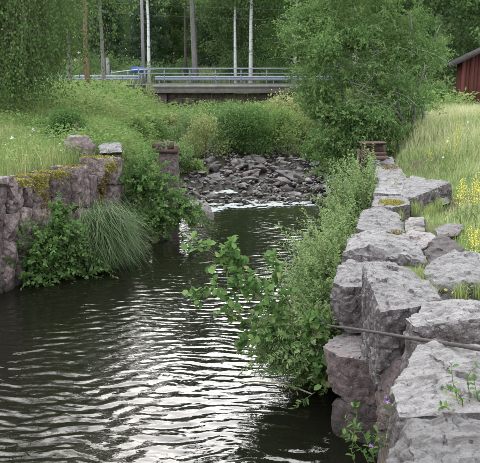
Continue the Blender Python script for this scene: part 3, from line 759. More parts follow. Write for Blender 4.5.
# ------------------------------------------------------------------ branch, sticks
br_ = thing('dead_branch', 'long thin dark branch lying across the near blocks of the right wall', 'branch', D(440, 343, 4.6))
pts = [D(*q) for q in [(322, 323, 5.55), (330, 326, 5.5), (350, 328.5, 5.38), (380, 333, 5.15), (410, 338, 4.8), (440, 342.5, 4.42), (465, 346.5, 4.22), (490, 351, 4.06), (520, 357, 3.9)]]
MB().tube(pts, [.006, .009, .011, .012, .013, .014, .0145, .015, .015], 8).build('stem', M['branch'], br_, smooth=True)
MB().tube([D(327, 325, 5.52), D(322, 321, 5.5), D(319, 317, 5.5)], [.006, .005, .003], 6).build('twig', M['branch'], br_, smooth=True)
fl = thing('floating_stick', 'pale dry reed stem floating on the water below the overhanging bush', 'stick', P(280, 384, 0))
MB().tube([P(*q) for q in [(240, 381, .012), (258, 384, .015), (275, 383, .015), (297, 388, .03), (312, 394, .07)]], [.004, .007, .008, .009, .008], 6).build('stem', M['reed'], fl, smooth=True)
MB().tube([P(*q) for q in [(228, 322, .012), (242, 322, .02), (256, 321, .03)]], [.004, .007, .006], 6).build('stem', M['reed'], fl, smooth=True)

# ------------------------------------------------------------------ bridge, road, guardrails
BY0, BY1 = 46.0, 51.6
def X_at(px, Y): return (px - 240) / FPX * Y / CP * CP
bx0, bx1 = D(153, 90, BY0)[0], D(330, 90, BY0)[0]
V, F = grid_mesh(np.array([-300, -60, -20, bx0 - .3]), np.array([BY0 + .3, BY1 - .3]), lambda X, Y: X * 0 + 2.6)
tag(obj('road', V, F, M['asphalt']), kind='structure')
V, F = grid_mesh(np.array([bx1 + .3, 20, 60, 300]), np.array([BY0 + .3, BY1 - .3]), lambda X, Y: X * 0 + 2.6)
tag(obj('road', V, F, M['asphalt']), kind='structure')
bz = D(200, 84.5, BY0)[2]; bb = D(200, 93, BY0)[2]
bridge = thing('road_bridge', 'low concrete road bridge with grey steel railing across the stream', 'bridge', ((bx0 + bx1) / 2, BY0, bb))
cxm = (bx0 + bx1) / 2; wid = bx1 - bx0
MB().box([cxm, (BY0 + BY1) / 2, (bz + bb) / 2], [wid, BY1 - BY0, bz - bb]).build('deck', M['concrete'], bridge)
MB().box([cxm, BY0 - .09, bz - .1], [wid, .18, .16]).build('edge_beam', M['concrete'], bridge)
MB().box([cxm, (BY0 + BY1) / 2, bz + .012], [wid, BY1 - BY0 - .7, .02]).build('road_surface', M['asphalt'], bridge)
for sx in (bx0 + .35, bx1 - .35):
    ab = MB().box([sx, (BY0 + BY1) / 2 + .2, (bb + .4) / 2], [.9, BY1 - BY0 - .3, bb - .4 - .004]).build('abutment', M['rock_red'], bridge)
    for r_ in range(4):
        for c_ in range(9):
            pass
# dark reddish masonry of the back of the opening
mas = MB()
for r_ in range(4):
    z0 = bb - .02 - .36 * (r_ + 1); xx = bx0 + .9 + random.uniform(-.3, 0)
    while xx < bx1 - .9:
        ln = random.uniform(.5, 1.0)
        b_ = MB().box([xx + ln / 2, BY0 + 1.0 + random.uniform(-.04, .04), z0 + .17], [ln - .03, .4, .33], 0, 1, .02)
        b_.build('stone', M['rock_red'], bridge)
        xx += ln
px = 139.0
while px < 330:
    p = D(px, 84, BY0 + .12)
    MB().box([p[0], BY0 + .12, bz + .5], [.075, .075, 1.0]).build('rail_post', M['galv'], bridge)
    px += 25.5
for zz, hh in ((bz + .98, .09), (bz + .68, .06)):
    MB().box([cxm - .4, BY0 + .03, zz], [wid + 1.2, .07, hh]).build('rail', M['galv'], bridge)
def guardrail(x0, x1, Y, z, label, step=2.0):
    g = thing('guardrail', label, 'guardrail', ((x0 + x1) / 2, Y, z - .6))
    prof = [(-.155, .0), (-.12, -.03), (-.075, -.075), (-.03, -.03), (0, 0.0), (.03, -.03), (.075, -.075), (.12, -.03), (.155, 0)]
    xs_ = np.linspace(x0, x1, 12)
    V = np.array([[x, Y + q, z + p] for x in xs_ for p, q in prof] + [[x, Y + q + .012, z + p] for x in xs_ for p, q in prof])
    n, k = len(prof), len(xs_)
    F = []
    for s_, fl_ in ((0, 0), (n * k, 1)):
        for i in range(k - 1):
            for j in range(n - 1):
                q = [s_ + i * n + j, s_ + (i + 1) * n + j, s_ + (i + 1) * n + j + 1, s_ + i * n + j + 1]
                F.append(q[::-1] if fl_ else q)
    obj('beam', V, np.array(F), M['galv'], g)
    for x in np.arange(x0 + .3, x1, step):
        MB().box([x, Y + .08, z - .25], [.06, .1, .85]).build('post', M['galv'], g)
guardrail(bx0 - .5, bx1 + 3, BY1 - .1, bz + .36, 'corrugated grey guardrail along the far side of the bridge')
guardrail(bx0 - 7.5, bx0 - .8, BY0 + .2, bz + .42, 'corrugated grey guardrail beside the road left of the bridge')
rl = thing('hand_rail', 'single grey rail rising to the blue board left of the bridge', 'rail', D(120, 80, BY0 + 2))
MB().tube([D(111, 73, 47.8), D(122, 71.5, 47.6), D(134, 70, 47.4), D(146, 69.6, 47.0), D(156, 69.3, 46.4)], .04, 6).build('rail', M['galv'], rl)
for q in (112, 128, 145): MB().box(D(q, 76, 47.85), [.06, .06, .75]).build('post', M['galv'], rl)
sg = thing('road_sign', 'small blue rectangular board on two posts beside the road', 'sign', D(137, 78, 48.5))
a, b = D(131, 72.5, 48.5), D(143, 66.8, 48.5)
MB().box([(a[0] + b[0]) / 2, 48.5, (a[2] + b[2]) / 2], [b[0] - a[0], .04, b[2] - a[2]]).build('board', M['blue'], sg)
for xx in (a[0] + .14, b[0] - .14): MB().box([xx, 48.56, (2.5 + a[2]) / 2 + .1], [.06, .06, a[2] - 2.5 + .25]).build('post', M['galv'], sg)
gp = D(107.5, 58.5, 49.5)
cb = thing('grey_post', 'short stout grey post behind the thin trunk beside the road', 'post', (gp[0], 49.5, 2.5))
MB().box([gp[0], 49.5, (gp[2] + 2.45) / 2], [.2, .2, gp[2] - 2.45]).build('shaft', M['pole'], cb)
MB().box([gp[0], 49.5, gp[2] + .02], [.24, .24, .035], 0, .7).build('cap', M['galv'], cb)
# utility pole and wires
up = thing('utility_pole', 'straight pale grey wooden utility pole left of the bridge', 'utility pole', D(143.5, 70, 52))
ux = D(143.5, 70, 52)[0]
MB().tube([(ux, 52, 2.3), (ux, 52, 6), (ux + .02, 52, 11.2)], [.125, .115, .09], 10).build('shaft', M['pole'], up, smooth=True)
MB().box([ux, 51.86, 10.7], [1.9, .1, .12]).build('crossarm', M['pole'], up)
for k in (-.8, 0, .8): MB().tube([(ux + k, 51.86, 10.76), (ux + k, 51.86, 10.95)], [.035, .03], 6).build('insulator', M['cable'], up)
for (p0, p1, lb) in [((150, 3, 51), (330, 8, 44), 'thin dark wire strung in front of the wood, upper one'), ((140, 12.5, 51), (330, 19, 44), 'thin dark wire strung in front of the wood, lower one')]:
    a, b = D(*p0), D(*p1); d_ = b - a; a = a - d_ * .25; b = b + d_ * 1.2
    t = np.linspace(0, 1, 30)[:, None]
    pt = a + (b - a) * t; pt[:, 2] -= .5 * (1 - (2 * t[:, 0] - .75) ** 2) * .35
    w_ = MB().tube(pt, .008, 5).build('wire', M['cable'], None, a)
    tag(w_, lb, 'wire', 'wires along the road')

# ------------------------------------------------------------------ red shed
sx0, sY = D(461, 80, 30)[0], 30.0
sh = thing('red_shed', 'falu red wooden shed with dark low gabled roof behind the meadow', 'shed', (sx0, sY, 1.5))
ez = D(461, 60, sY)[2]; sw, sd_ = 4.8, 5.0
pitch = .50
MB().box([sx0 + sw / 2, sY + sd_ / 2 + .04, (ez + 1.3) / 2], [sw - .1, sd_ - .1, ez - 1.3]).build('wall', M['red_wood'], sh)
nb = 30
for i in range(nb):
    x = sx0 + (i + .5) * sw / nb
    zt = ez + pitch * min(x - sx0, sx0 + sw - x) - .03
    MB().box([x, sY + (.006 if i % 2 else -.014), (zt + 1.35) / 2], [sw / nb - (.012 if i % 2 else -.012), .03, zt - 1.35]).build('plank', M['red_wood'], sh)
for i in range(nb):
    y = sY + .05 + (i + .5) * (sd_ - .05) / nb
    MB().box([sx0 + (.012 if i % 2 else -.008), y, (ez + 1.33) / 2], [.03, sd_ / nb - (.012 if i % 2 else -.012), ez - 1.36]).build('plank', M['red_wood'], sh)
MB().box([sx0 + 2.05, sY - .05, 2.35], [1.1, .04, 2.0]).build('door', M['red_wood2'], sh)
MB().box([sx0 + .92, sY - .05, (ez + 1.6) / 2 + .1], [.14, .04, ez - 1.2]).build('trim_board', M['red_wood2'], sh)
MB().box([sx0 + .06, sY - .05, (ez + 1.35) / 2], [.12, .04, ez - 1.3]).build('trim_board', M['red_wood2'], sh)
for sgn in (-1, 1):
    cxr = sx0 + sw / 2
    ov = .52
    half = sw / 2 + ov
    zr = ez + pitch * sw / 2 + .06
    x_e = cxr + sgn * half; z_e = zr - pitch * half
    V = []
    for y in (sY - .5, sY + sd_ + .4):
        V += [[cxr, y, zr], [x_e, y, z_e], [x_e, y, z_e + .09], [cxr, y, zr + .09]]
    F = [[0, 1, 2, 3], [7, 6, 5, 4], [0, 4, 5, 1], [1, 5, 6, 2], [2, 6, 7, 3], [3, 7, 4, 0]]
    F = [f if sgn > 0 else f[::-1] for f in F]
    obj('roof', V, np.array(F), M['roof'], sh)
    V = []
    for y in (sY - .54, sY - .502):
        V += [[cxr, y, zr - .14], [x_e, y, z_e - .14], [x_e, y, z_e + .11], [cxr, y, zr + .11]]
    obj('bargeboard', V, np.array(F), M['fascia'], sh)
sh.rotation_euler.z = -.25

# ------------------------------------------------------------------ trees
def crown_points(n, clumps, noise_amt=.25, shell=.55):
    """leaf positions in ellipsoid clumps, denser near their surface; also outward normals"""
    c = np.array([q[0] for q in clumps], float); r = np.array([q[1] for q in clumps], float)
    wgt = np.prod(r, 1) ** (2 / 3); i = RNG.choice(len(c), n, p=wgt / wgt.sum())
    d = rv(n)
    rad = shell + (1 - shell) * RNG.random(n) ** .6
    rad *= 1 + noise_amt * RNG.normal(size=n)
    return c[i] + d * r[i] * rad[:, None], d, i
def make_tree(kind, h, cb, cr, nleaf, leaf, tr, bark, lmat, seed=0, nb=46, trunk_pts=None):
    """builds trunk and crown meshes standing at the origin; returns the two meshes"""
    rg = np.random.default_rng(seed)
    tr_mb = MB()
    k = 9
    t = np.linspace(0, 1, k)
    wob = np.cumsum(rg.normal(0, .05 * h / 20, (k, 2)), 0); wob -= wob[0]
    trunk = np.stack([wob[:, 0], wob[:, 1], t * h * .96 - .4], 1)
    tr_mb.tube(trunk, tr * (1 - t * .85) * (1 + .5 * np.exp(-t * 14)), 9)
    ft = cb + (1 - cb) * (np.arange(nb) + rg.random(nb)) / nb
    az = np.arange(nb) * 2.4 + rg.normal(0, .4, nb)
    if kind == 'spruce':
        L = cr * (1.03 - (ft - cb) / (1 - cb)) * rg.uniform(.8, 1.1, nb); el = rg.normal(-.22, .1, nb)
    elif kind == 'pine':
        L = cr * rg.uniform(.5, 1.1, nb) * (1.1 - .5 * (ft - cb) / (1 - cb)); el = rg.normal(.15, .25, nb)
    else:
        s_ = (ft - cb) / (1 - cb)
        L = cr * (np.sin(np.pi * (.18 + .78 * s_)) ** .8) * rg.uniform(.65, 1.15, nb); el = rg.normal(.35, .22, nb)
    base = np.stack([np.interp(ft, t, trunk[:, 0]), np.interp(ft, t, trunk[:, 1]), np.interp(ft, t, trunk[:, 2])], 1)
    d = np.stack([np.cos(az) * np.cos(el), np.sin(az) * np.cos(el), np.sin(el)], 1)
    bend = np.zeros((nb, 3)); bend[:, 2] = {'birch': -.28, 'spruce': .18, 'pine': .15, 'leafy': .05}[kind]
    st = strands(base, d, L, bend, 6)
    Vb, Fb = strand_tubes(st, tr * .32 * (1.1 - ft), .012)
    tr_mb.add(Vb, Fb)
    # leaves
    w = L / L.sum(); i = rg.choice(nb, nleaf, p=w)
    u = .22 + .80 * rg.random(nleaf) ** .8
    p = base[i] + d[i] * (L[i] * u)[:, None] + bend[i] * (L[i] * u * u)[:, None]
    # foliage sprays along the branch
    nsub = 7
    sub = rg.normal(size=(nb, nsub, 3)) * np.array([.26, .26, .16]) * cr * .55
    j = rg.integers(0, nsub, nleaf)
    if kind == 'spruce':
        p += rg.normal(size=(nleaf, 3)) * np.array([.22, .22, .07]) * cr * .4
        p[:, 2] -= rg.exponential(.16, nleaf)
        ax = unit(d[i] * .6 + rg.normal(size=(nleaf, 3)) * .5 + np.array([0, 0, -.35])); ln, wd = leaf * 1.6, leaf * .42
    elif kind == 'pine':
        p += sub[i, j] * .6 + rg.normal(size=(nleaf, 3)) * .22
        ax = unit(rg.normal(size=(nleaf, 3)) + np.array([0, 0, .5])); ln, wd = leaf * 1.6, leaf * .45
    elif kind == 'birch':
        p += sub[i, j] * .75 + rg.normal(size=(nleaf, 3)) * .13
        p[:, 2] -= rg.exponential(.10 * h / 2.2, nleaf) * .55
        ax = unit(rg.normal(size=(nleaf, 3)) * .6 + np.array([0, 0, -.8])); ln, wd = leaf, leaf * .62
    else:
        p += sub[i, j] + rg.normal(size=(nleaf, 3)) * .2
        ax = unit(rg.normal(size=(nleaf, 3)) * .8 + d[i] * .4 + np.array([0, 0, -.25])); ln, wd = leaf, leaf * .66
    p[:, 2] = np.maximum(p[:, 2], .3)
    nr = unit(rg.normal(size=(nleaf, 3)) * .7 + np.array([0, 0, .6]))
    sz = rg.uniform(.7, 1.3, nleaf)
    V, F, m = leaf_arrays(p, ax, nr, ln * sz, wd * sz, KITE)
    rnd = np.clip(rg.random(nleaf) * .7 + .3 * rg.random(nb * nsub)[i * nsub + j], 0, 1)
    me_c = mesh_np(V, F, np.repeat(rnd, m)); me_c.materials.append(M[lmat])
    me_t = mesh_np(np.vstack(tr_mb.V), np.vstack(tr_mb.F), None, True); me_t.materials.append(M[bark])
    return me_t, me_c
def plant_tree(name, meshes, x, y, label, group=None, rz=0.0, s=1.0, cat='tree', z=None):
    t = thing(name, label, cat, (x, y, float(H(x, y)) if z is None else z), group)
    t.rotation_euler.z = rz; t.scale = (s, s, s)
    link_mesh('trunk', meshes[0], None, t); link_mesh('crown', meshes[1], None, t)
    return t
PT = {
    'birch_a': make_tree('birch', 21, .10, 3.6, 20000, .20, .17, 'bark_birch', 'lf_wood', 1),
    'birch_b': make_tree('birch', 19, .06, 4.2, 22000, .21, .19, 'bark_birch', 'lf_birch', 2),
    'leafy_a': make_tree('leafy', 18, .05, 5.0, 24000, .24, .22, 'bark_grey', 'lf_wood', 3, 60),
    'leafy_b': make_tree('leafy', 15, .03, 4.4, 22000, .24, .2, 'bark_dark', 'lf_wood', 4, 60),
    'spruce': make_tree('spruce', 22, .04, 3.6, 24000, .22, .2, 'bark_dark', 'lf_needle', 5, 110),
    'pine': make_tree('pine', 21, .42, 3.2, 15000, .2, .125, 'bark_pine', 'lf_needle', 6),
    'bare_birch': make_tree('birch', 22, .36, 2.4, 13000, .2, .12, 'bark_birch', 'lf_wood', 7),
    'bare_grey': make_tree('leafy', 22, .38, 2.4, 16000, .24, .21, 'bark_grey', 'lf_wood', 8, 44),
}
def at(px, Y): return D(px, 80, Y)[0]
# trunks one can pick out
plant_tree('pine_tree', PT['pine'], at(89, 38), 38, 'tall pine with a bare reddish trunk on the left bank', s=.95)
plant_tree('grey_tree', make_tree('birch', 14, .42, 1.9, 8000, .13, .11, 'bark_grey', 'lf_birch', 21, 30), at(104.5, 41), 41, 'thin grey trunked tree just right of the red pine')
plant_tree('grey_tree', make_tree('leafy', 12, .42, 2.4, 6000, .16, .13, 'bark_grey', 'lf_birch', 22, 30), at(70.5, 39), 39, 'thin grey trunked tree left of the red pine, half behind the weeping birch')
plant_tree('birch_tree', PT['bare_birch'], at(149, 55), 55, 'crooked white birch trunk right beside the utility pole', rz=1)
plant_tree('grey_tree', PT['bare_grey'], at(195.5, 56), 56, 'thickest grey trunk rising behind the bridge', rz=.6, s=1.05)
plant_tree('grey_tree', make_tree('leafy', 20, .4, 3.2, 9000, .2, .11, 'bark_dark', 'lf_wood', 23, 34), at(186, 58), 58, 'thin dark trunk just left of the thickest grey trunk')
plant_tree('birch_tree', make_tree('birch', 21, .36, 2.4, 9000, .2, .11, 'bark_birch', 'lf_wood', 24, 34), at(236, 56), 56, 'slim leaning birch behind the middle of the bridge')
plant_tree('birch_tree', make_tree('birch', 22, .36, 3.2, 14000, .2, .15, 'bark_birch', 'lf_wood', 25, 34), at(251, 55.5), 55.5, 'brightest white birch trunk behind the bridge')
plant_tree('birch_tree', make_tree('birch', 15, .16, 3.0, 16000, .14, .15, 'bark_birch', 'lf_birch', 26), at(288, 50.5) + .6, 53.5, 'drooping birch beside the right end of the bridge')
# the wood behind
GW = 'trees of the wood behind the road'
WL = {'birch_a': 'pale drooping birch among the dense trees of the wood behind the road', 'birch_b': 'pale drooping birch among the dense trees of the wood behind the road', 'leafy_a': 'dark broadleaf tree among the dense trees of the wood behind the road',
      'leafy_b': 'dark broadleaf tree among the dense trees of the wood behind the road', 'spruce': 'dark spruce among the dense trees of the wood behind the road'}
WN_ = {'birch_a': 'birch_tree', 'birch_b': 'birch_tree', 'leafy_a': 'broadleaf_tree', 'leafy_b': 'broadleaf_tree', 'spruce': 'spruce_tree'}
rt = random.Random(8)
for Y, n in ((61, 7), (68, 9), (77, 11), (88, 13), (100, 22), (112, 24)):
    for i in range(n):
        hw = .36 * Y + 4
        x = -hw + 2 * hw * (i + rt.uniform(.1, .9)) / n
        k = rt.choice(['birch_a', 'leafy_a', 'leafy_b', 'spruce', 'birch_b', 'spruce', 'leafy_a'])
        s_ = rt.uniform(.8, 1.12)
        if -17 < math.degrees(math.atan2(x, Y)) < -2.5: s_ *= .64
        px_ = 240 + 720 * x / Y
        lab = WL[k].split(' among')[0] + (', in the front row' if Y < 63 else ', in the middle rows' if Y < 80 else ', at the back') + ' ' + \
            ('left of the red pine' if px_ < 89 else 'between red pine and utility pole' if px_ < 143 else 'behind the bridge, left half' if px_ < 225 else 'behind the bridge, right half' if px_ < 300 else 'behind the big willow' if px_ < 440 else 'behind the red shed')
        plant_tree(WN_[k], PT[k], x, Y + rt.uniform(-2, 2), lab, GW, rt.uniform(0, 6.28), s_)
for (px_, Y, k, s_, lb) in [(171, 70, 'leafy_b', .62, 'rounded broadleaf tree closing the gap left of the thickest grey trunk'), (163, 82, 'leafy_a', .6, 'far broadleaf tree seen low between the utility pole and the thickest grey trunk'), (176, 92, 'spruce', .6, 'far spruce seen low just left of the thickest grey trunk')]:
    plant_tree(WN_[k], PT[k], at(px_, Y), Y, lb, GW, px_, s_)
# trees at the sides behind the shed and left
for (x, y, k, s_, lb) in [(9.5, 39, 'leafy_b', .75, 'broadleaf tree filling the gap left of the red shed'), (13.5, 40, 'leafy_a', .8, 'tall broadleaf tree rising behind the red shed'),
                      (7.2, 47, 'birch_b', .7, 'birch behind the big grey-green willow'), (17, 44, 'spruce', .8, 'spruce standing behind the red shed roof')]:
    plant_tree(WN_[k], PT[k], x, y, lb, None, x, s_)

def bush(name, label, cat, clumps, nleaf, leaf, lmat, stem_mat, base, group=None, tmpl=KITE, ratio=.6, nstem=14, up=.5, stem_r=.02, shell=.5):
    t = thing(name, label, cat, base, group)
    p, d, i = crown_points(nleaf, clumps, .2, shell)
    ax = unit(RNG.normal(size=(nleaf, 3)) * .7 + d * .5 + np.array([0, 0, -.1])); nr = unit(RNG.normal(size=(nleaf, 3)) * .6 + np.array([0, 0, up]) + d * .3)
    sz = leaf * RNG.uniform(.65, 1.3, nleaf)
    cl = RNG.random(len(clumps))
    leaves('foliage', p, ax, nr, sz, sz * ratio, M[lmat], t, tmpl=tmpl, rnd=RNG.random(nleaf) * .65 + .35 * cl[i])
    if nstem:
        mb = MB()
        for q in range(nstem):
            c, r = clumps[q % len(clumps)]
            e = np.asarray(c) + rv(1)[0] * np.asarray(r) * .5
            b = np.asarray(base, float) + np.array([random.uniform(-.1, .1), random.uniform(-.1, .1), -.05])
            m_ = (b + e) / 2 + np.array([random.uniform(-.1, .1), random.uniform(-.1, .1), .1])
            tt = np.linspace(0, 1, 6)[:, None]
            mb.tube((1 - tt) ** 2 * b + 2 * tt * (1 - tt) * m_ + tt ** 2 * e, np.linspace(stem_r, stem_r * .3, 6), 5)
        mb.build('stem', M[stem_mat], t)
    return t

# big goat willow at the right of the rapids
gw = thing('willow_tree', 'big grey-green willow leaning over the right end of the rapids', 'tree', D(395, 150, 19.5))
cl = []
rw_ = random.Random(3)
outline = [(300, 20, 20, 16), (325, 15, 20, 20), (350, 12, 19.5, 24), (385, 10, 20, 26), (420, 15, 21, 24), (310, 45, 20, 18), (335, 45, 19, 24), (365, 45, 19, 26), (400, 45, 20, 24),
           (424, 50, 21.5, 14), (312, 70, 20, 16), (332, 78, 19, 22), (358, 80, 19, 24), (388, 78, 20, 22), (415, 80, 21, 18), (318, 98, 19.5, 16), (336, 110, 19, 20), (362, 112, 19, 22), (385, 115, 20, 18), (405, 110, 21, 16),
           (332, 138, 19, 18), (350, 148, 18.6, 18), (370, 145, 19, 16), (338, 160, 18.6, 14), (355, 168, 18.2, 12), (326, 120, 19, 12), (360, 130, 18.8, 18), (376, 124, 19, 18), (348, 128, 18.8, 18), (388, 134, 19, 16), (338, 148, 18.6, 16), (366, 155, 18.6, 14), (330, 172, 18.4, 10), (322, 152, 18.8, 10), (400, 130, 19.4, 14), (382, 95, 19, 22), (405, 60, 19.6, 22), (296, 52, 20, 9), (306, 96, 20, 8)]
for (px_, py_2, Y, rp) in outline:
    if px_ + rp > 430: rp *= .55; px_ = min(px_, 421)
    c = D(px_, py_2, Y); r = rp / 720 * Y
    for _ in range(5):
        cc = c + np.array([rw_.gauss(0, .55 * r), rw_.gauss(0, .7 * r), rw_.gauss(0, .5 * r)])
        rr_ = r * rw_.uniform(.42, .72)
        cl.append((cc, (rr_ * 1.1, rr_ * 1.1, rr_ * .75)))
for zt in range(26):                          # the upper crown, above the picture and mirrored in the pool
    c = np.array([rw_.uniform(2.2, 6.5), rw_.uniform(18, 23), rw_.uniform(5.5, 9.0)]); rr_ = rw_.uniform(.5, .9)
    cl.append((c, (rr_, rr_, rr_ * .7)))
n_l = 105000
p, d, ci = crown_points(n_l, cl, .22, .35)
ax = unit(RNG.normal(size=(n_l, 3)) * .7 + d * .4 + np.array([0, 0, -.25])); nr = unit(RNG.normal(size=(n_l, 3)) * .6 + np.array([0, 0, .55]) + d * .25)
sz = RNG.uniform(.045, .095, n_l); cr_ = RNG.random(len(cl))
leaves('crown', p, ax, nr, sz, sz * .55, M['lf_tree'], gw, rnd=RNG.random(n_l) * .6 + .35 * cr_[ci])
nsp = 3400                                     # leafy sprays standing out of the crown
ps, ds, _ci = crown_points(nsp, cl, .12, .8)
spr = strands(ps, unit(ds * .7 + RNG.normal(size=(nsp, 3)) * .35 + np.array([0, 0, .35])), RNG.uniform(.25, .55, nsp), np.tile([0, 0, -.3], (nsp, 1)), 5)
V, F = strand_tubes(spr, .006, .002); o = obj('twigs', V, F, M['twig_green'], gw); o['kind'] = 'stuff'
p, ax, nr, tq = strand_leaves(spr, 15, .1, .8, .6)
sz = RNG.uniform(.05, .095, len(p)); ks = np.repeat(RNG.random(nsp), 15)
o = leaves('sprays', p, ax, nr, sz, sz * .5, M['lf_tree'], gw, rnd=.25 + .45 * ks + .3 * RNG.random(len(p))); o['kind'] = 'stuff'
mb = MB()
for tp in [[(397, 152, 19.2), (402, 120, 19.2), (396, 92, 19.2), (385, 70, 19.3), (372, 40, 19.4)], [(410, 140, 19.6), (415, 112, 19.5), (410, 85, 19.4), (414, 50, 19.6), (410, 10, 19.8)],
           [(418, 138, 20), (424, 115, 20), (418, 92, 20), (425, 60, 20.2), (440, 25, 20.6)], [(362, 175, 18.8), (352, 150, 18.9), (345, 110, 19), (338, 70, 19.3), (330, 20, 19.6)],
           [(402, 120, 19.2), (388, 100, 18.9), (370, 88, 18.7), (350, 82, 18.6)]]:
    q = np.array([D(*a) for a in tp]); mb.tube(q, np.linspace(.05, .014, len(q)), 7)
mb.build('trunk', M['bark_grey'], gw, smooth=True)
# grey dead twigs in the middle of the crown
S = np.array([D(rw_.uniform(352, 425), rw_.uniform(45, 105), rw_.uniform(18.3, 18.9)) for _ in range(46)])
d = unit(RNG.normal(size=(46, 3)) * np.array([1, .5, .5])); L = RNG.uniform(.3, .9, 46)
st = strands(S, d, L, np.tile([0, 0, -.25], (46, 1)) + RNG.normal(size=(46, 3)) * .15, 6)
V, F = strand_tubes(st, .006, .002)
st2 = strands(st[:, 3], unit(d + RNG.normal(size=(46, 3)) * .6), L * .5, np.tile([0, 0, -.2], (46, 1)), 6)
V2, F2 = strand_tubes(st2, .004, .002)
dt = obj('dead_twigs', np.vstack([V, V2]), np.vstack([F, F2 + len(V)]), M['dead_twig'], gw); dt['kind'] = 'stuff'

# weeping birch, upper left
wb = thing('birch_tree', 'weeping birch hanging its leafy strands over the left bank', 'tree', D(-14, 112, 22.5))
b0 = base_of(wb)
mb = MB(); tt = np.linspace(0, 1, 10)
tk = np.stack([b0[0] + .3 * np.sin(tt * 3), b0[1] + .2 * tt, b0[2] - .3 + tt * 20], 1)
mb.tube(tk, .2 * (1 - .85 * tt), 10)
nbr = 95
ftb = RNG.uniform(.25, 1, nbr); azb = RNG.uniform(0, 6.28, nbr); Lb = RNG.uniform(1.8, 4.4, nbr) * np.sin(np.pi * (.25 + .65 * ftb))
bs = np.stack([np.interp(ftb, tt, tk[:, 0]), np.interp(ftb, tt, tk[:, 1]), np.interp(ftb, tt, tk[:, 2])], 1)
db = unit(np.stack([np.cos(azb), np.sin(azb), RNG.uniform(.1, .6, nbr)], 1))
stb = strands(bs, db, Lb, np.tile([0, 0, -.35], (nbr, 1)), 7)
V, F = strand_tubes(stb, .045, .012); mb.add(V, F)
mb.build('trunk', M['bark_birch'], wb)
ns = 3000
ib = RNG.integers(0, nbr, ns); ub = RNG.integers(2, 7, ns)
S = stb[ib, ub] + RNG.normal(size=(ns, 3)) * .35
S[:, 2] = np.where(np.arange(ns) < 2100, np.minimum(S[:, 2], RNG.uniform(3.8, 11, ns)), S[:, 2])
lim = np.interp((S[:, 0] / S[:, 1] * FPX + 240), [-60, 20, 38, 50, 62, 82, 95], [2.4, 2.15, 2.2, 3.0, 3.4, 4.6, 7.0])    # how low the strands reach across the crown
Ls = np.clip((S[:, 2] - lim) * RNG.uniform(.55, 1.0, ns), .5, 7.5)
hang = strands(S, unit(RNG.normal(size=(ns, 3)) * .25 + np.array([0, 0, -.9])), Ls, RNG.normal(size=(ns, 3)) * .06 + np.array([0, 0, -.12]), 6)
V, F = strand_tubes(hang, .0028, .0014)
tw = obj('hanging_twigs', V, F, M['twig'], wb); tw['kind'] = 'stuff'
p, ax, nr, t_ = strand_leaves(hang, 34, .03, .9, .3)
p += RNG.normal(size=p.shape) * .05
ax = unit(ax + np.array([0, 0, -.7])); sz = RNG.uniform(.055, .10, len(p))
leaves('crown', p, ax, nr, sz, sz * .72, M['lf_birch'], wb, rnd=np.repeat(RNG.random(ns), 34) * .4 + RNG.random(len(p)) * .6)

# ------------------------------------------------------------------ bushes on the banks
def low_bush(px, pyb, Y, wpx, hpx, label, lmat='lf_herb', leaf=.07, n=2600, group=None, name='bush', cat='bush', seed=0, ratio=.5):
    rg = random.Random(seed + int(px * 7 + Y))
    x = D(px, pyb, Y)[0]; z = float(H(x, Y)); w, h = wpx / 720 * Y / 2, hpx / 720 * Y
    cl = []
    for _ in range(9):
        a, k = rg.uniform(0, 6.28), rg.uniform(0, .75)
        q = (1 - .5 * k) * rg.uniform(.35, 1.0)
        rr_ = w * rg.uniform(.28, .5)
        cl.append((np.array([x + w * k * math.cos(a), Y + w * .8 * k * math.sin(a), z + max(h * q - rr_ * .6, .1)]), (rr_, rr_, rr_ * .85)))
    return bush(name, label, cat, cl, n, leaf, lmat, 'twig', (x, Y, z), group, nstem=9, ratio=ratio, stem_r=.015)
GS = 'low bushes on the bank above the rapids'
bi = 0
for q in [(205, 160, 25.5, 60, 42), (232, 160, 26.5, 56, 44), (255, 160, 26, 52, 46), (282, 160, 26.5, 58, 44), (308, 158, 27, 50, 46), (190, 150, 27, 50, 36), (218, 142, 31, 60, 32), (250, 140, 31, 56, 32),
          (280, 140, 32, 60, 32), (205, 128, 36, 60, 24), (238, 128, 36, 60, 26), (270, 126, 36, 50, 24), (300, 140, 33, 50, 36), (170, 150, 23, 46, 26), (152, 142, 27, 50, 24), (135, 140, 25, 40, 20), (165, 128, 33, 50, 20), (130, 124, 33, 50, 18), (180, 121, 39, 50, 14),
          (215, 120, 39, 46, 13), (255, 120, 39, 46, 14), (290, 118, 39, 46, 18), (318, 150, 25, 30, 40)]:
    q = (q[0], q[1], q[2], q[3], q[4] * (1.22 if q[2] < 34 else 1.0))
    bi = (bi + 1) % 4
    low_bush(*q, ('bright green', 'yellow-green', 'grey-green', 'deep green')[bi] + ' bush ' + ('right above the rapids' if q[2] < 28.5 else 'halfway up to the bridge' if q[2] < 35 else 'just below the bridge')
             + (' at left' if q[0] < 195 else ' in the middle' if q[0] < 262 else ' at right'), ('lf_herb', 'grass', 'lf_willow', 'lf_alder')[bi], group=GS, n=3000, leaf=.085 * q[2] / 26)
low_bush(246, 160, 26.5, 74, 50, 'largest deep green bush above the middle of the rapids', 'lf_alder', .09, 7000)
low_bush(288, 158, 27.0, 56, 44, 'tall bright bush above the right half of the rapids', 'lf_herb', .09, 5200)
low_bush(178, 158, 22.5, 46, 34, 'rounded yellow-green bush on the bank behind the pier', 'lf_willow', .075, 4200)
low_bush(197, 168, 22.6, 30, 20, 'small leafy bush overhanging the upper left corner of the rapids', 'lf_herb', .07, 2600)
low_bush(318, 164, 24.2, 38, 30, 'leafy bush overhanging the upper right corner of the rapids', 'lf_alder', .075, 3400)
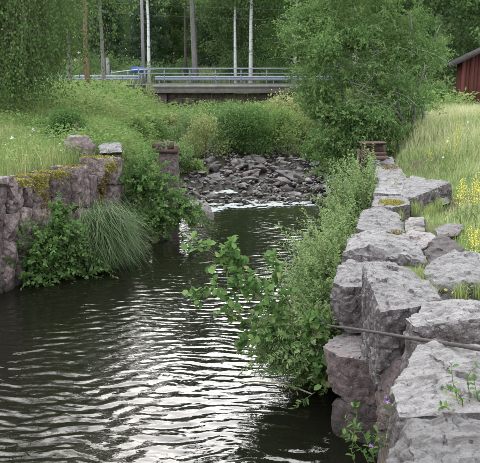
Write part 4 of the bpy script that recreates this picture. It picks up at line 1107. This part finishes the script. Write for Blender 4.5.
low_bush(266, 118, 38, 30, 22, 'bush with yellowish tufts standing up in front of the bridge deck', n=2600, leaf=.09, lmat='grass')
low_bush(66, 136, 17.5, 52, 32, 'rounded dark green bush under the weeping birch', n=5200, leaf=.06, lmat='lf_alder')
low_bush(92, 110, 26, 40, 18, 'low bush in the grass in front of the red pine', n=2400, leaf=.08)
low_bush(40, 134, 19, 36, 20, 'low bush at the foot of the weeping birch', n=2600, leaf=.07)
low_bush(125, 100, 39, 60, 12, 'low bush beside the road left of the bridge', n=2000, leaf=.1)
GU = 'undergrowth bushes along the edge of the wood'
for i in range(22):
    Y = 55.5 + (i % 3) * 2.2; px_ = -10 + i * 24
    low_bush(px_, 70, Y, 54, random.uniform(16, 30), 'dark bush in the undergrowth of the wood ' + ('left of the utility pole' if px_ < 143 else 'behind the bridge' if px_ < 300 else 'behind the big willow'), 'lf_wood', .17, 2200, GU)
for i, (px_, Y, w_, h_) in enumerate([(440, 27, 30, 40), (425, 26, 30, 34), (455, 29, 24, 22), (408, 24, 30, 30), (392, 22, 26, 22)]):
    low_bush(px_, 110, Y, w_, h_, ['leafy bush just left of the red shed wall', 'leafy bush midway between the big willow and the red shed', 'small bush at the very foot of the red shed wall', 'bush close under the right side of the big willow', 'low bush at the foot of the big willow trunks'][i], 'lf_tree', .075, 3000, 'bushes left of the shed')

def shoots_bush(name, label, cat, base, S, d, L, bend, nl, leaf, ratio, lmat, tmat, tmpl=OVAL, t0=.15, r0=.006, group=None, main=None, up=.45, spread=.9, big=None):
    t = thing(name, label, cat, base, group)
    st = strands(S, d, L, bend, 6)
    V, F = strand_tubes(st, r0, r0 * .35)
    if main is not None: V = np.vstack([V, main[0]]); F = np.vstack([F, main[1] + len(V) - len(main[0])])
    o = obj('stems', V, F, M[tmat], t); o['kind'] = 'stuff'
    p, ax, nr, tq = strand_leaves(st, nl, t0, spread, up)
    sz = leaf * RNG.uniform(.6, 1.25, len(p)) * (1.1 - .45 * tq)
    rnd = .35 * np.repeat(RNG.random(len(S)), nl) + .35 * RNG.random(len(p)) + .3 * tq
    o = leaves('foliage', p, ax, nr, sz, sz * ratio, M[lmat], t, tmpl=tmpl, rnd=rnd)
    o['kind'] = 'stuff'
    return t
def path_shoots(nodes, n, lo, hi, jitter, dirv, rnd=.5):
    """shoots rooted along a chain of (px,py,Y) nodes"""
    q = np.array([D(*a) for a in nodes]); k = RNG.uniform(0, len(q) - 1, n); i = np.minimum(k.astype(int), len(q) - 2); w = (k - i)[:, None]
    S = q[i] * (1 - w) + q[i + 1] * w + np.clip(RNG.normal(size=(n, 3)), -1.4, 1.4) * jitter
    d = unit(np.asarray(dirv) + RNG.normal(size=(n, 3)) * rnd)
    return S, d, RNG.uniform(lo, hi, n)

# willow along the right wall
S1, d1, L1 = path_shoots([(366, 205, 12.6), (354, 235, 11), (343, 262, 9.7), (333, 288, 8.7), (322, 312, 7.9)], 620, .35, .8, .22, (-.25, -.1, .9), .4)
S2, d2, L2 = path_shoots([(345, 262, 9.4), (330, 300, 8.2), (318, 335, 7.3), (326, 360, 6.8)], 400, .25, .6, .17, (-.6, -.15, .45), .55)
S3, d3, L3 = path_shoots([(300, 330, 7.3), (285, 345, 7.0), (308, 355, 6.7), (285, 352, 6.8)], 210, .18, .38, .12, (-.6, -.1, .45), .6)
S4, d4, L4 = path_shoots([(366, 195, 12.4), (358, 215, 11.5), (350, 225, 11)], 110, .6, 1.1, .14, (-.05, 0, 1), .16)
S = np.vstack([S1, S2, S3, S4]); d = np.vstack([d1, d2, d3, d4]); L = np.concatenate([L1, L2, L3, L4])
bend = np.tile([-.05, 0, -.14], (len(S), 1)) + RNG.normal(size=(len(S), 3)) * .08
mains = MB()
for tp in [[(338, 370, 7.2), (325, 330, 7.3), (305, 300, 7.3), (280, 275, 7.3)], [(345, 340, 8), (335, 290, 8.1), (322, 250, 8.3), (315, 225, 8.4)], [(352, 300, 9.6), (348, 250, 9.7), (340, 210, 10), (335, 190, 10)],
           [(338, 380, 6.8), (315, 365, 6.8), (290, 350, 6.8), (262, 335, 6.9)], [(362, 250, 11.8), (360, 210, 11.8), (362, 180, 12)], [(340, 375, 7), (318, 345, 7), (300, 320, 7), (290, 290, 7.1)]]:
    mains.tube([D(*a) for a in tp], np.linspace(.014, .005, len(tp)), 5)
shoots_bush('willow_bush', 'pale green willow bush leaning over the water along the right wall', 'bush', D(340, 372, 7.2), S, d, L, bend, 30, .066, .38, 'lf_willow', 'twig_green', main=(np.vstack(mains.V), np.vstack(mains.F)))

# alder with large round leaves reaching left over the water
al = thing('alder_bush', 'alder with large round leaves reaching out over the water in front of the willow', 'bush', D(330, 375, 7.0))
runs = [[(318, 350, 7.0), (285, 320, 7.0), (250, 295, 7.0), (218, 285, 7.1), (198, 297, 7.1)], [(300, 330, 7.0), (265, 295, 7.0), (235, 265, 7.1), (203, 247, 7.2)],
        [(285, 320, 7.0), (255, 290, 7.0), (232, 258, 7.1), (226, 247, 7.1)], [(318, 350, 6.9), (280, 335, 6.9), (245, 325, 6.9), (228, 312, 6.9)], [(318, 345, 6.8), (290, 320, 6.8), (262, 305, 6.8), (245, 280, 6.9)],
        [(300, 330, 7.1), (285, 290, 7.1), (275, 262, 7.2)], [(322, 352, 6.8), (300, 340, 6.7), (270, 330, 6.7), (250, 340, 6.7)], [(325, 360, 6.7), (312, 340, 6.6), (322, 320, 6.6)], [(328, 350, 6.6), (322, 365, 6.55), (328, 380, 6.5)]]
mb = MB(); st_all = []
for tp in runs:
    q = np.array([D(*a) for a in tp]); tq = np.linspace(0, 1, 6) * (len(q) - 1)
    q6 = np.stack([np.interp(tq, np.arange(len(q)), q[:, c]) for c in range(3)], 1) + RNG.normal(size=(6, 3)) * .015
    st_all.append(q6); mb.tube(q6, np.linspace(.011, .003, 6), 5)
mb.build('stem', M['twig'], al)
st_all = np.array(st_all)
side_S = st_all[:, 2:].reshape(-1, 3); side_S = np.repeat(side_S, 4, 0)
side_d = unit(RNG.normal(size=side_S.shape) * .6 + np.array([-.5, 0, .35]))
side = strands(side_S, side_d, RNG.uniform(.08, .2, len(side_S)), np.tile([0, 0, -.1], (len(side_S), 1)), 6)
V, F = strand_tubes(side, .003, .0015); tw = obj('twigs', V, F, M['twig_green'], al); tw['kind'] = 'stuff'
p1, a1, n1, t1 = strand_leaves(st_all, 11, .4, .9, .6); p2, a2, n2, t2 = strand_leaves(side, 6, .2, .9, .6)
p, ax, nr = np.vstack([p1, p2]), np.vstack([a1, a2]), np.vstack([n1, n2])
sz = RNG.uniform(.055, .095, len(p))
# the largest leaves one by one, the rest joined
ordr = np.argsort(p[:, 0]); sel, rest = ordr[:200], ordr[200:]
leaves('foliage', p[rest], ax[rest], nr[rest], sz[rest], sz[rest] * .8, M['lf_alder'], al, tmpl=OVAL)['kind'] = 'stuff'
lt = []
for q in range(5):
    V, F, m = leaf_arrays(np.zeros((1, 3)), np.array([[1.0, 0, 0]]), np.array([[0, 0, 1.0]]), np.ones(1), np.array([.78 + .03 * q]), OVAL)
    me = mesh_np(V, F, np.full(2, .25 + .17 * q)); me.materials.append(M['lf_alder']); lt.append(me)
from mathutils import Matrix
ab_ = base_of(al)
for q in sel:
    X = unit(ax[q]); Yv = unit(np.cross(nr[q], X)); Z = np.cross(X, Yv)
    o = bpy.data.objects.new('leaf', lt[q % 5]); o.parent = al; COL.objects.link(o)
    mt = Matrix(((X[0], Yv[0], Z[0]), (X[1], Yv[1], Z[1]), (X[2], Yv[2], Z[2])))
    o.rotation_euler = mt.to_euler(); o.location = tuple(p[q] - ab_); o.scale = (sz[q],) * 3

# left side: alder at the wall, darker alder by the pier, sedge
S, d, L = path_shoots([(30, 265, 11.0), (45, 250, 11.1), (62, 255, 11.3), (85, 262, 11.6)], 150, .25, .75, .13, (.1, -.2, .8), .6)
S_, d_, L_ = path_shoots([(60, 255, 11.1), (62, 232, 11.2), (63, 212, 11.3)], 60, .15, .4, .05, (0, -.2, .9), .6)
S_2, d_2, L_2 = path_shoots([(25, 275, 10.8), (50, 277, 11.0), (85, 268, 11.4), (105, 262, 11.9)], 110, .15, .45, .1, (0, -.3, .4), .7)
S = np.vstack([S, S_, S_2]); d = np.vstack([d, d_, d_2]); L = np.concatenate([L, L_, L_2])
shoots_bush('alder_bush', 'bright leafy alder growing from the foot of the left wall', 'bush', D(55, 274, 11.1), S, d, L, np.tile([.02, -.05, -.12], (len(S), 1)), 18, .085, .62, 'lf_alder', 'twig', up=.6)
S, d, L = path_shoots([(118, 225, 14.3), (128, 190, 14.4), (138, 168, 14.6), (150, 186, 14.4), (166, 204, 14.3), (183, 208, 14.2)], 190, .25, .62, .18, (.1, -.2, .5), .75)
S_, d_, L_ = path_shoots([(118, 232, 13.9), (140, 225, 13.9), (160, 212, 14.0), (188, 210, 14.2)], 120, .2, .5, .16, (.1, -.3, .1), .7)
S = np.vstack([S, S_]); d = np.vstack([d, d_]); L = np.concatenate([L, L_])
shoots_bush('alder_bush', 'dark spreading alder between the left wall and the stone pier', 'bush', D(135, 236, 14.2), S, d, L, np.tile([.05, -.05, -.16], (len(S), 1)), 24, .085, .66, 'lf_alder', 'twig', up=.6)

n = 2600
c0 = D(101, 262, 11.9); c0[2] = .0
az = RNG.normal(-.1, .8, n); ln = RNG.uniform(.55, 1.15, n)
root = c0 + np.stack([RNG.normal(-.1, .14, n), RNG.normal(0, .12, n), RNG.uniform(0, .45, n)], 1)
dv = np.stack([np.cos(az), np.sin(az) * .6 - .2, np.zeros(n)], 1)
hgt = ln * RNG.uniform(.35, .75, n)
mid = root + dv * (ln * .32)[:, None]; mid[:, 2] += hgt
tip = root + dv * (ln * RNG.uniform(.6, .85, n))[:, None]; tip[:, 2] = np.maximum(root[:, 2] + hgt * RNG.uniform(-.2, .75, n), .02)
q1 = root * .45 + mid * .55; q1[:, 2] = root[:, 2] + hgt * .72
q3 = mid * .5 + tip * .5; q3[:, 2] += hgt * .10
for a_, k_ in ((q1, .02), (mid, .04), (q3, .05), (tip, .07)): a_ += RNG.normal(size=(n, 3)) * k_ * np.array([1, 1, .5])
tip[:, 2] = np.maximum(tip[:, 2], .015)
pl = np.stack([root, q1, mid, q3, tip], 1)
sd2 = unit(np.cross(np.array([0, 0, 1.0]), dv)) * .005
wv = np.array([1, .95, .8, .55, .08])[None, :, None]
V = np.stack([pl - sd2[:, None] * wv, pl + sd2[:, None] * wv], 2).reshape(-1, 3)
f = np.array([[2 * i, 2 * i + 1, 2 * i + 3, 2 * i + 2] for i in range(4)])
F = (f[None] + (np.arange(n) * 10)[:, None, None]).reshape(-1, 4)
sd_t = thing('sedge_clump', 'big arching clump of dark sedge at the foot of the left wall', 'grass clump', c0)
o = obj('blades', V, F, M['sedge'], sd_t, rnd=np.repeat(RNG.random(n), 4)); o['kind'] = 'stuff'

# ------------------------------------------------------------------ grass and meadow
def scatter(n, x0, x1, y0, y1, keep):
    x = RNG.uniform(x0, x1, n); y = RNG.uniform(y0 ** .5, y1 ** .5, n) ** 2
    k = keep(x, y); x, y = x[k], y[k]
    return np.stack([x, y, H(x, y) - .02], 1)
def infr(x, y, m=1.0): return np.abs(x) < .345 * y + m
def pn(x, y, s, o=0): return np.sin(x * s + o) * np.sin(y * s * .83 + 1.7 * o) + .6 * np.sin(x * s * 2.3 + y * s * 1.1 + o)
# left bank
root = scatter(190000, -22, 0, 9.5, 30, lambda x, y: (x < np.interp(y, *_XL) - .12) & infr(x, y))
hh = RNG.uniform(.14, .42, len(root)) * (1 + .35 * pn(root[:, 0], root[:, 1], 1.3))
rn = .42 + .22 * pn(root[:, 0], root[:, 1], .9, 2) + RNG.normal(0, .2, len(root))
tag(blades('grass', root, hh, .6, RNG.uniform(.006, .012, len(root)) * np.interp(root[:, 1], [10, 30], [.9, 2.0]), M['grass'], rnd=rn), kind='stuff')
# right slope
def wallclear(x, y): return x > np.interp(y, *_XR) + np.interp(y, [5, 7, 9, 12, 15], [.5, .45, .4, .4, .4])
root = scatter(215000, .5, 14, 3.2, 28, lambda x, y: wallclear(x, y) & infr(x, y, 2.2))
off = root[:, 0] - np.interp(root[:, 1], *_XR)
tall = sstep(1.0, 2.1, off + .3 * pn(root[:, 0], root[:, 1], 1.7))
hh = RNG.uniform(.06, .14, len(root)) + tall * RNG.uniform(.1, .48, len(root))
rn = .35 + .3 * tall + .15 * pn(root[:, 0], root[:, 1], 1.1, 1) + RNG.normal(0, .22, len(root))
tag(blades('meadow_grass', root, hh, .55, RNG.uniform(.004, .009, len(root)) * np.interp(root[:, 1], [6, 28], [.9, 2.4]), M['hay'], rnd=rn), kind='stuff')
# small tufts between the blocks of the right wall
root = np.vstack([np.array([P(a + RNG.normal() * 3, b + RNG.normal() * 1.6, 1.33) for _ in range(k)]) for a, b, k in [(421, 287, 150), (414, 236, 200), (432, 300, 120), (460, 300, 220), (408, 240, 140), (480, 297, 200), (398, 219, 120), (415, 212, 240), (420, 280, 100), (430, 215, 300), (440, 208, 300), (412, 199, 120)]])
tag(blades('grass_tufts', root, RNG.uniform(.06, .2, len(root)), .6, RNG.uniform(.003, .006, len(root)), M['grass'], rnd=RNG.uniform(0, .75, len(root))), kind='stuff')
# far banks, road verge and the clearing beyond
root = scatter(110000, -26, 16, 24, 43, lambda x, y: (H(x, y) > .95) & infr(x, y))
hh = RNG.uniform(.2, .65, len(root)) * (1 + .4 * pn(root[:, 0], root[:, 1], .8))
rn = .4 + .25 * pn(root[:, 0], root[:, 1], .6, 2) + RNG.normal(0, .2, len(root))
tag(blades('grass', root, hh, .6, RNG.uniform(.015, .03, len(root)), M['grass'], rnd=rn), kind='stuff')
root = scatter(60000, -34, 34, 52.5, 78, lambda x, y: infr(x, y))
tag(blades('grass', root, RNG.uniform(.3, .9, len(root)), .6, RNG.uniform(.03, .06, len(root)), M['hay'], rnd=RNG.normal(.42, .25, len(root))), kind='stuff')
# broad-leaved herbs
def herbs(name, root, h, leaf, mat, per, rnd0):
    n = len(root)
    p = np.repeat(root, per, 0); hb = np.repeat(h, per)
    p = p + RNG.normal(size=p.shape) * np.array([.09, .09, 0]) * np.repeat(h / .35, per)[:, None]; p[:, 2] += RNG.random(len(p)) ** .7 * hb
    ax = unit(RNG.normal(size=p.shape) * np.array([1, 1, .4])); nr = unit(RNG.normal(size=p.shape) * .5 + np.array([0, 0, .8]))
    sz = leaf * RNG.uniform(.6, 1.3, len(p)) * np.repeat(h / h.mean(), per) ** .5
    return tag(leaves(name, p, ax, nr, sz, sz * RNG.uniform(.3, .55, len(p)), M[mat], rnd=RNG.random(len(p)) * .6 + np.repeat(np.clip(rnd0, 0, .4), per)), kind='stuff')
root = scatter(9000, -22, 1, 12, 30, lambda x, y: (x < np.interp(y, *_XL) - .3) & infr(x, y) & (pn(x, y, .8, 3) > -.25))
herbs('meadow_plants', root, RNG.uniform(.2, .55, len(root)), .075, 'lf_herb', 12, .2 + .2 * pn(root[:, 0], root[:, 1], .5))
root = scatter(9000, -26, 8, 24, 40, lambda x, y: (H(x, y) > .7) & infr(x, y))
herbs('meadow_plants', root, RNG.uniform(.4, 1.1, len(root)), .15, 'lf_herb', 12, .2 + .2 * pn(root[:, 0], root[:, 1], .5))
root = np.vstack([scatter(2600, -4, -.8, 15, 24, lambda x, y: H(x, y) > .28), scatter(2200, 2.1, 5, 16, 26, lambda x, y: (H(x, y) > .3) & (x < np.interp(y, *_XR) + .7))])
herbs('bank_plants', root, RNG.uniform(.15, .5, len(root)), .08, 'lf_herb', 11, .15 + 0 * root[:, 0])
root = scatter(1500, 1, 14, 7, 26, lambda x, y: wallclear(x - 1.5, y) & infr(x, y))
herbs('meadow_plants', root, RNG.uniform(.15, .4, len(root)), .06, 'lf_herb', 8, .3 + 0 * root[:, 0])

# ------------------------------------------------------------------ flowers and weeds
def flower_meshes(kind):
    mb = MB()
    hgt = {'bedstraw': .6, 'fireweed': .9, 'yarrow': .5}[kind]
    tt = np.linspace(0, 1, 5)
    mb.tube(np.stack([.04 * tt ** 2, 0 * tt, tt * hgt], 1), .004, 5)
    stem = mesh_np(np.vstack(mb.V), np.vstack(mb.F)); stem.materials.append(M['twig_green'])
    n = {'bedstraw': 95, 'fireweed': 80, 'yarrow': 45}[kind]
    if kind == 'yarrow':
        p = np.stack([.04 + RNG.normal(0, .014, n), RNG.normal(0, .014, n), hgt + RNG.normal(0, .006, n)], 1)
    else:
        u = RNG.uniform(.5 if kind == 'bedstraw' else .6, 1.02, n)
        r = .075 * (1.15 - u) + .008
        p = np.stack([.04 * u ** 2 + RNG.normal(0, 1, n) * r, RNG.normal(0, 1, n) * r, u * hgt + RNG.normal(0, .01, n)], 1)
    V, F, m = leaf_arrays(p, rv(n), rv(n), np.full(n, .02), np.full(n, .015), KITE)
    head = mesh_np(V, F); head.materials.append(M[{'bedstraw': 'yellow', 'fireweed': 'pink', 'yarrow': 'white_petal'}[kind]])
    k = 26
    V, F, m = leaf_arrays(np.stack([np.zeros(k), np.zeros(k), RNG.uniform(.05, .55, k) * hgt], 1), unit(RNG.normal(size=(k, 3)) * [1, 1, .4]), rv(k) * .5 + [0, 0, 1], RNG.uniform(.05, .1, k), np.full(k, .018), KITE)
    lv = mesh_np(V, F, np.repeat(RNG.random(k), 2)); lv.materials.append(M['lf_herb'])
    return stem, head, lv
FM = {k: flower_meshes(k) for k in ('bedstraw', 'fireweed', 'yarrow')}
def flower(name, kind, px_, py_2, Y, label, group, s=1.0, lean=.1):
    e = D(px_, py_2, Y); z = float(H(e[0], Y)); hgt = {'bedstraw': .6, 'fireweed': .9, 'yarrow': .5}[kind]
    t = thing(name, label, 'flower', (e[0], Y, z), group)
    k = min(max(.5, (e[2] - z) / hgt), 1.5); t.scale = (s, s, k); t.rotation_euler = (random.uniform(-lean, lean), random.uniform(-lean, lean), random.uniform(0, 6.28))
    link_mesh('stem', FM[kind][0], None, t); link_mesh('flower_head', FM[kind][1], None, t)['kind'] = 'stuff'; link_mesh('foliage', FM[kind][2], None, t)
GY = 'yellow flower spikes in the right meadow'
for i in range(5):
    flower('yellow_flower', 'bedstraw', random.uniform(468, 484), random.uniform(172, 198), random.uniform(8.3, 9.4), 'tall yellow flower spike in the clump at the right edge of the meadow', GY, .75)
for (a, b, Y) in [(462, 180, 9.6), (458, 188, 9.4), (463, 186, 9.0), (474, 232, 7.2), (472, 240, 7.0), (477, 236, 6.9), (483, 238, 7.1), (470, 236, 7.3)]:
    flower('yellow_flower', 'bedstraw', a, b, Y, 'low yellow flower spike above the big pale boulder' if b > 200 else 'yellow flower spike a little left of the big yellow clump', GY, .8)
for (a, b, Y) in [(456, 130, 13), (446, 138, 13.5), (463, 122, 15), (430, 150, 14)]:
    flower('yellow_flower', 'bedstraw', a, b, Y, 'small scattered yellow flower far up the right meadow', GY, .8)
for (a, b, Y) in [(447, 141, 13), (470, 118, 14), (441, 157, 12)]:
    flower('white_flower', 'yarrow', a, b, Y, 'small white flower head scattered in the right meadow', 'white flowers in the right meadow', .5)
for (a, b, Y) in [(224, 106, 37), (220, 108, 37.5), (227, 108, 37.2), (222, 104, 38), (187, 124, 29), (75, 124, 16.6)]:
    flower('fireweed', 'fireweed', a, b, Y, 'pink fireweed spike among the green plants of the bank' if a > 100 else 'single pink fireweed beside the rounded bush on the left bank', 'pink fireweed', 1.6 if a > 100 else .8)
for i in range(14):
    flower('white_flower', 'yarrow', random.uniform(2, 110), random.uniform(128, 160), random.uniform(12.8, 16), 'small white flower scattered in the grass of the left bank', 'white flowers on the left bank', .6)

def weed(name, label, nodes_list, leaf, nl, petals=(), petal_mat='purple', lmat='lf_alder', tm='twig_green', ratio=.5):
    t = thing(name, label, 'plant', D(*nodes_list[0][0]))
    sts = []
    for nd in nodes_list:
        q = np.array([D(*a) for a in nd]); tq = np.linspace(0, 1, 6) * (len(q) - 1)
        sts.append(np.stack([np.interp(tq, np.arange(len(q)), q[:, c]) for c in range(3)], 1))
    sts = np.array(sts)
    V, F = strand_tubes(sts, .0035, .0015); obj('stem', V, F, M[tm], t)
    p, ax, nr, tq = strand_leaves(sts, nl, .25, .9, .6)
    sz = leaf * RNG.uniform(.6, 1.2, len(p))
    leaves('foliage', p, ax, nr, sz, sz * ratio, M[lmat], t, tmpl=OVAL)
    for (a, b, Y) in petals:
        n_ = 14
        c = D(a, b, Y)
        leaves('flower_head', np.tile(c, (n_, 1)) + rv(n_) * .005, rv(n_), rv(n_), np.full(n_, .016), np.full(n_, .008), M[petal_mat], t)['kind'] = 'stuff'
weed('weed', 'leafy weed with small violet flowers in front of the near blocks', [[(385, 470, 4.6), (388, 430, 4.6), (392, 405, 4.6), (393, 388, 4.6)], [(382, 470, 4.6), (384, 440, 4.6), (396, 425, 4.5), (404, 420, 4.5)], [(380, 475, 4.7), (370, 450, 4.8), (362, 430, 4.9), (345, 418, 5.0)],
     [(372, 475, 4.7), (366, 455, 4.8), (352, 440, 4.9), (343, 434, 4.9)], [(390, 475, 4.5), (398, 450, 4.4), (402, 430, 4.4)], [(378, 475, 4.7), (372, 452, 4.7), (378, 430, 4.7)], [(365, 478, 4.8), (350, 462, 4.9), (358, 410, 5.3), (355, 405, 5.3)]], 0.058, 22, [(371, 446, 4.6), (388, 402, 4.55), (386, 397, 4.55)])
weed('sapling', 'thin brown stemmed sapling growing in the crack between the two nearest blocks', [[(462, 418, 3.62), (458, 400, 3.62), (452, 380, 3.62), (452, 362, 3.62)], [(468, 418, 3.62), (470, 395, 3.62), (466, 375, 3.62), (478, 366, 3.62)], [(460, 418, 3.62), (448, 408, 3.5), (440, 405, 3.5)],
     [(475, 418, 3.62), (478, 400, 3.62), (474, 380, 3.62)], [(464, 418, 3.62), (462, 395, 3.5), (444, 388, 3.5)]], .042, 10, tm='twig', ratio=.55)
weed('dry_weed', 'dry brown tangle of stalks at the foot of the sapling', [[(450 + 3.2 * k, 418, 3.66), (449 + 3.4 * k, 410, 3.62), (446 + 4 * k, 400 + 4 * (k % 3), 3.6)] for k in range(12)], .025, 8, lmat='hay', tm='twig', ratio=.3)
weed('weed', 'grey-green weed growing in front of the big pale boulder', [[(455 + 7 * k, 310, 5.85), (454 + 7 * k, 295, 5.85), (452 + 7 * k + (k % 3) * 4, 283 + 3 * (k % 2), 5.85)] for k in range(6)], .03, 14, [(446, 290, 5.8), (452, 293, 5.8)], 'yellow', lmat='lf_willow', ratio=.35)
weed('thin_sapling', 'single thin leafless stem with orange moss at its foot near the far frame', [[(407, 160, 13.5), (410, 148, 13.5), (412, 134, 13.5), (413, 122, 13.5)]], .03, 3, tm='twig')
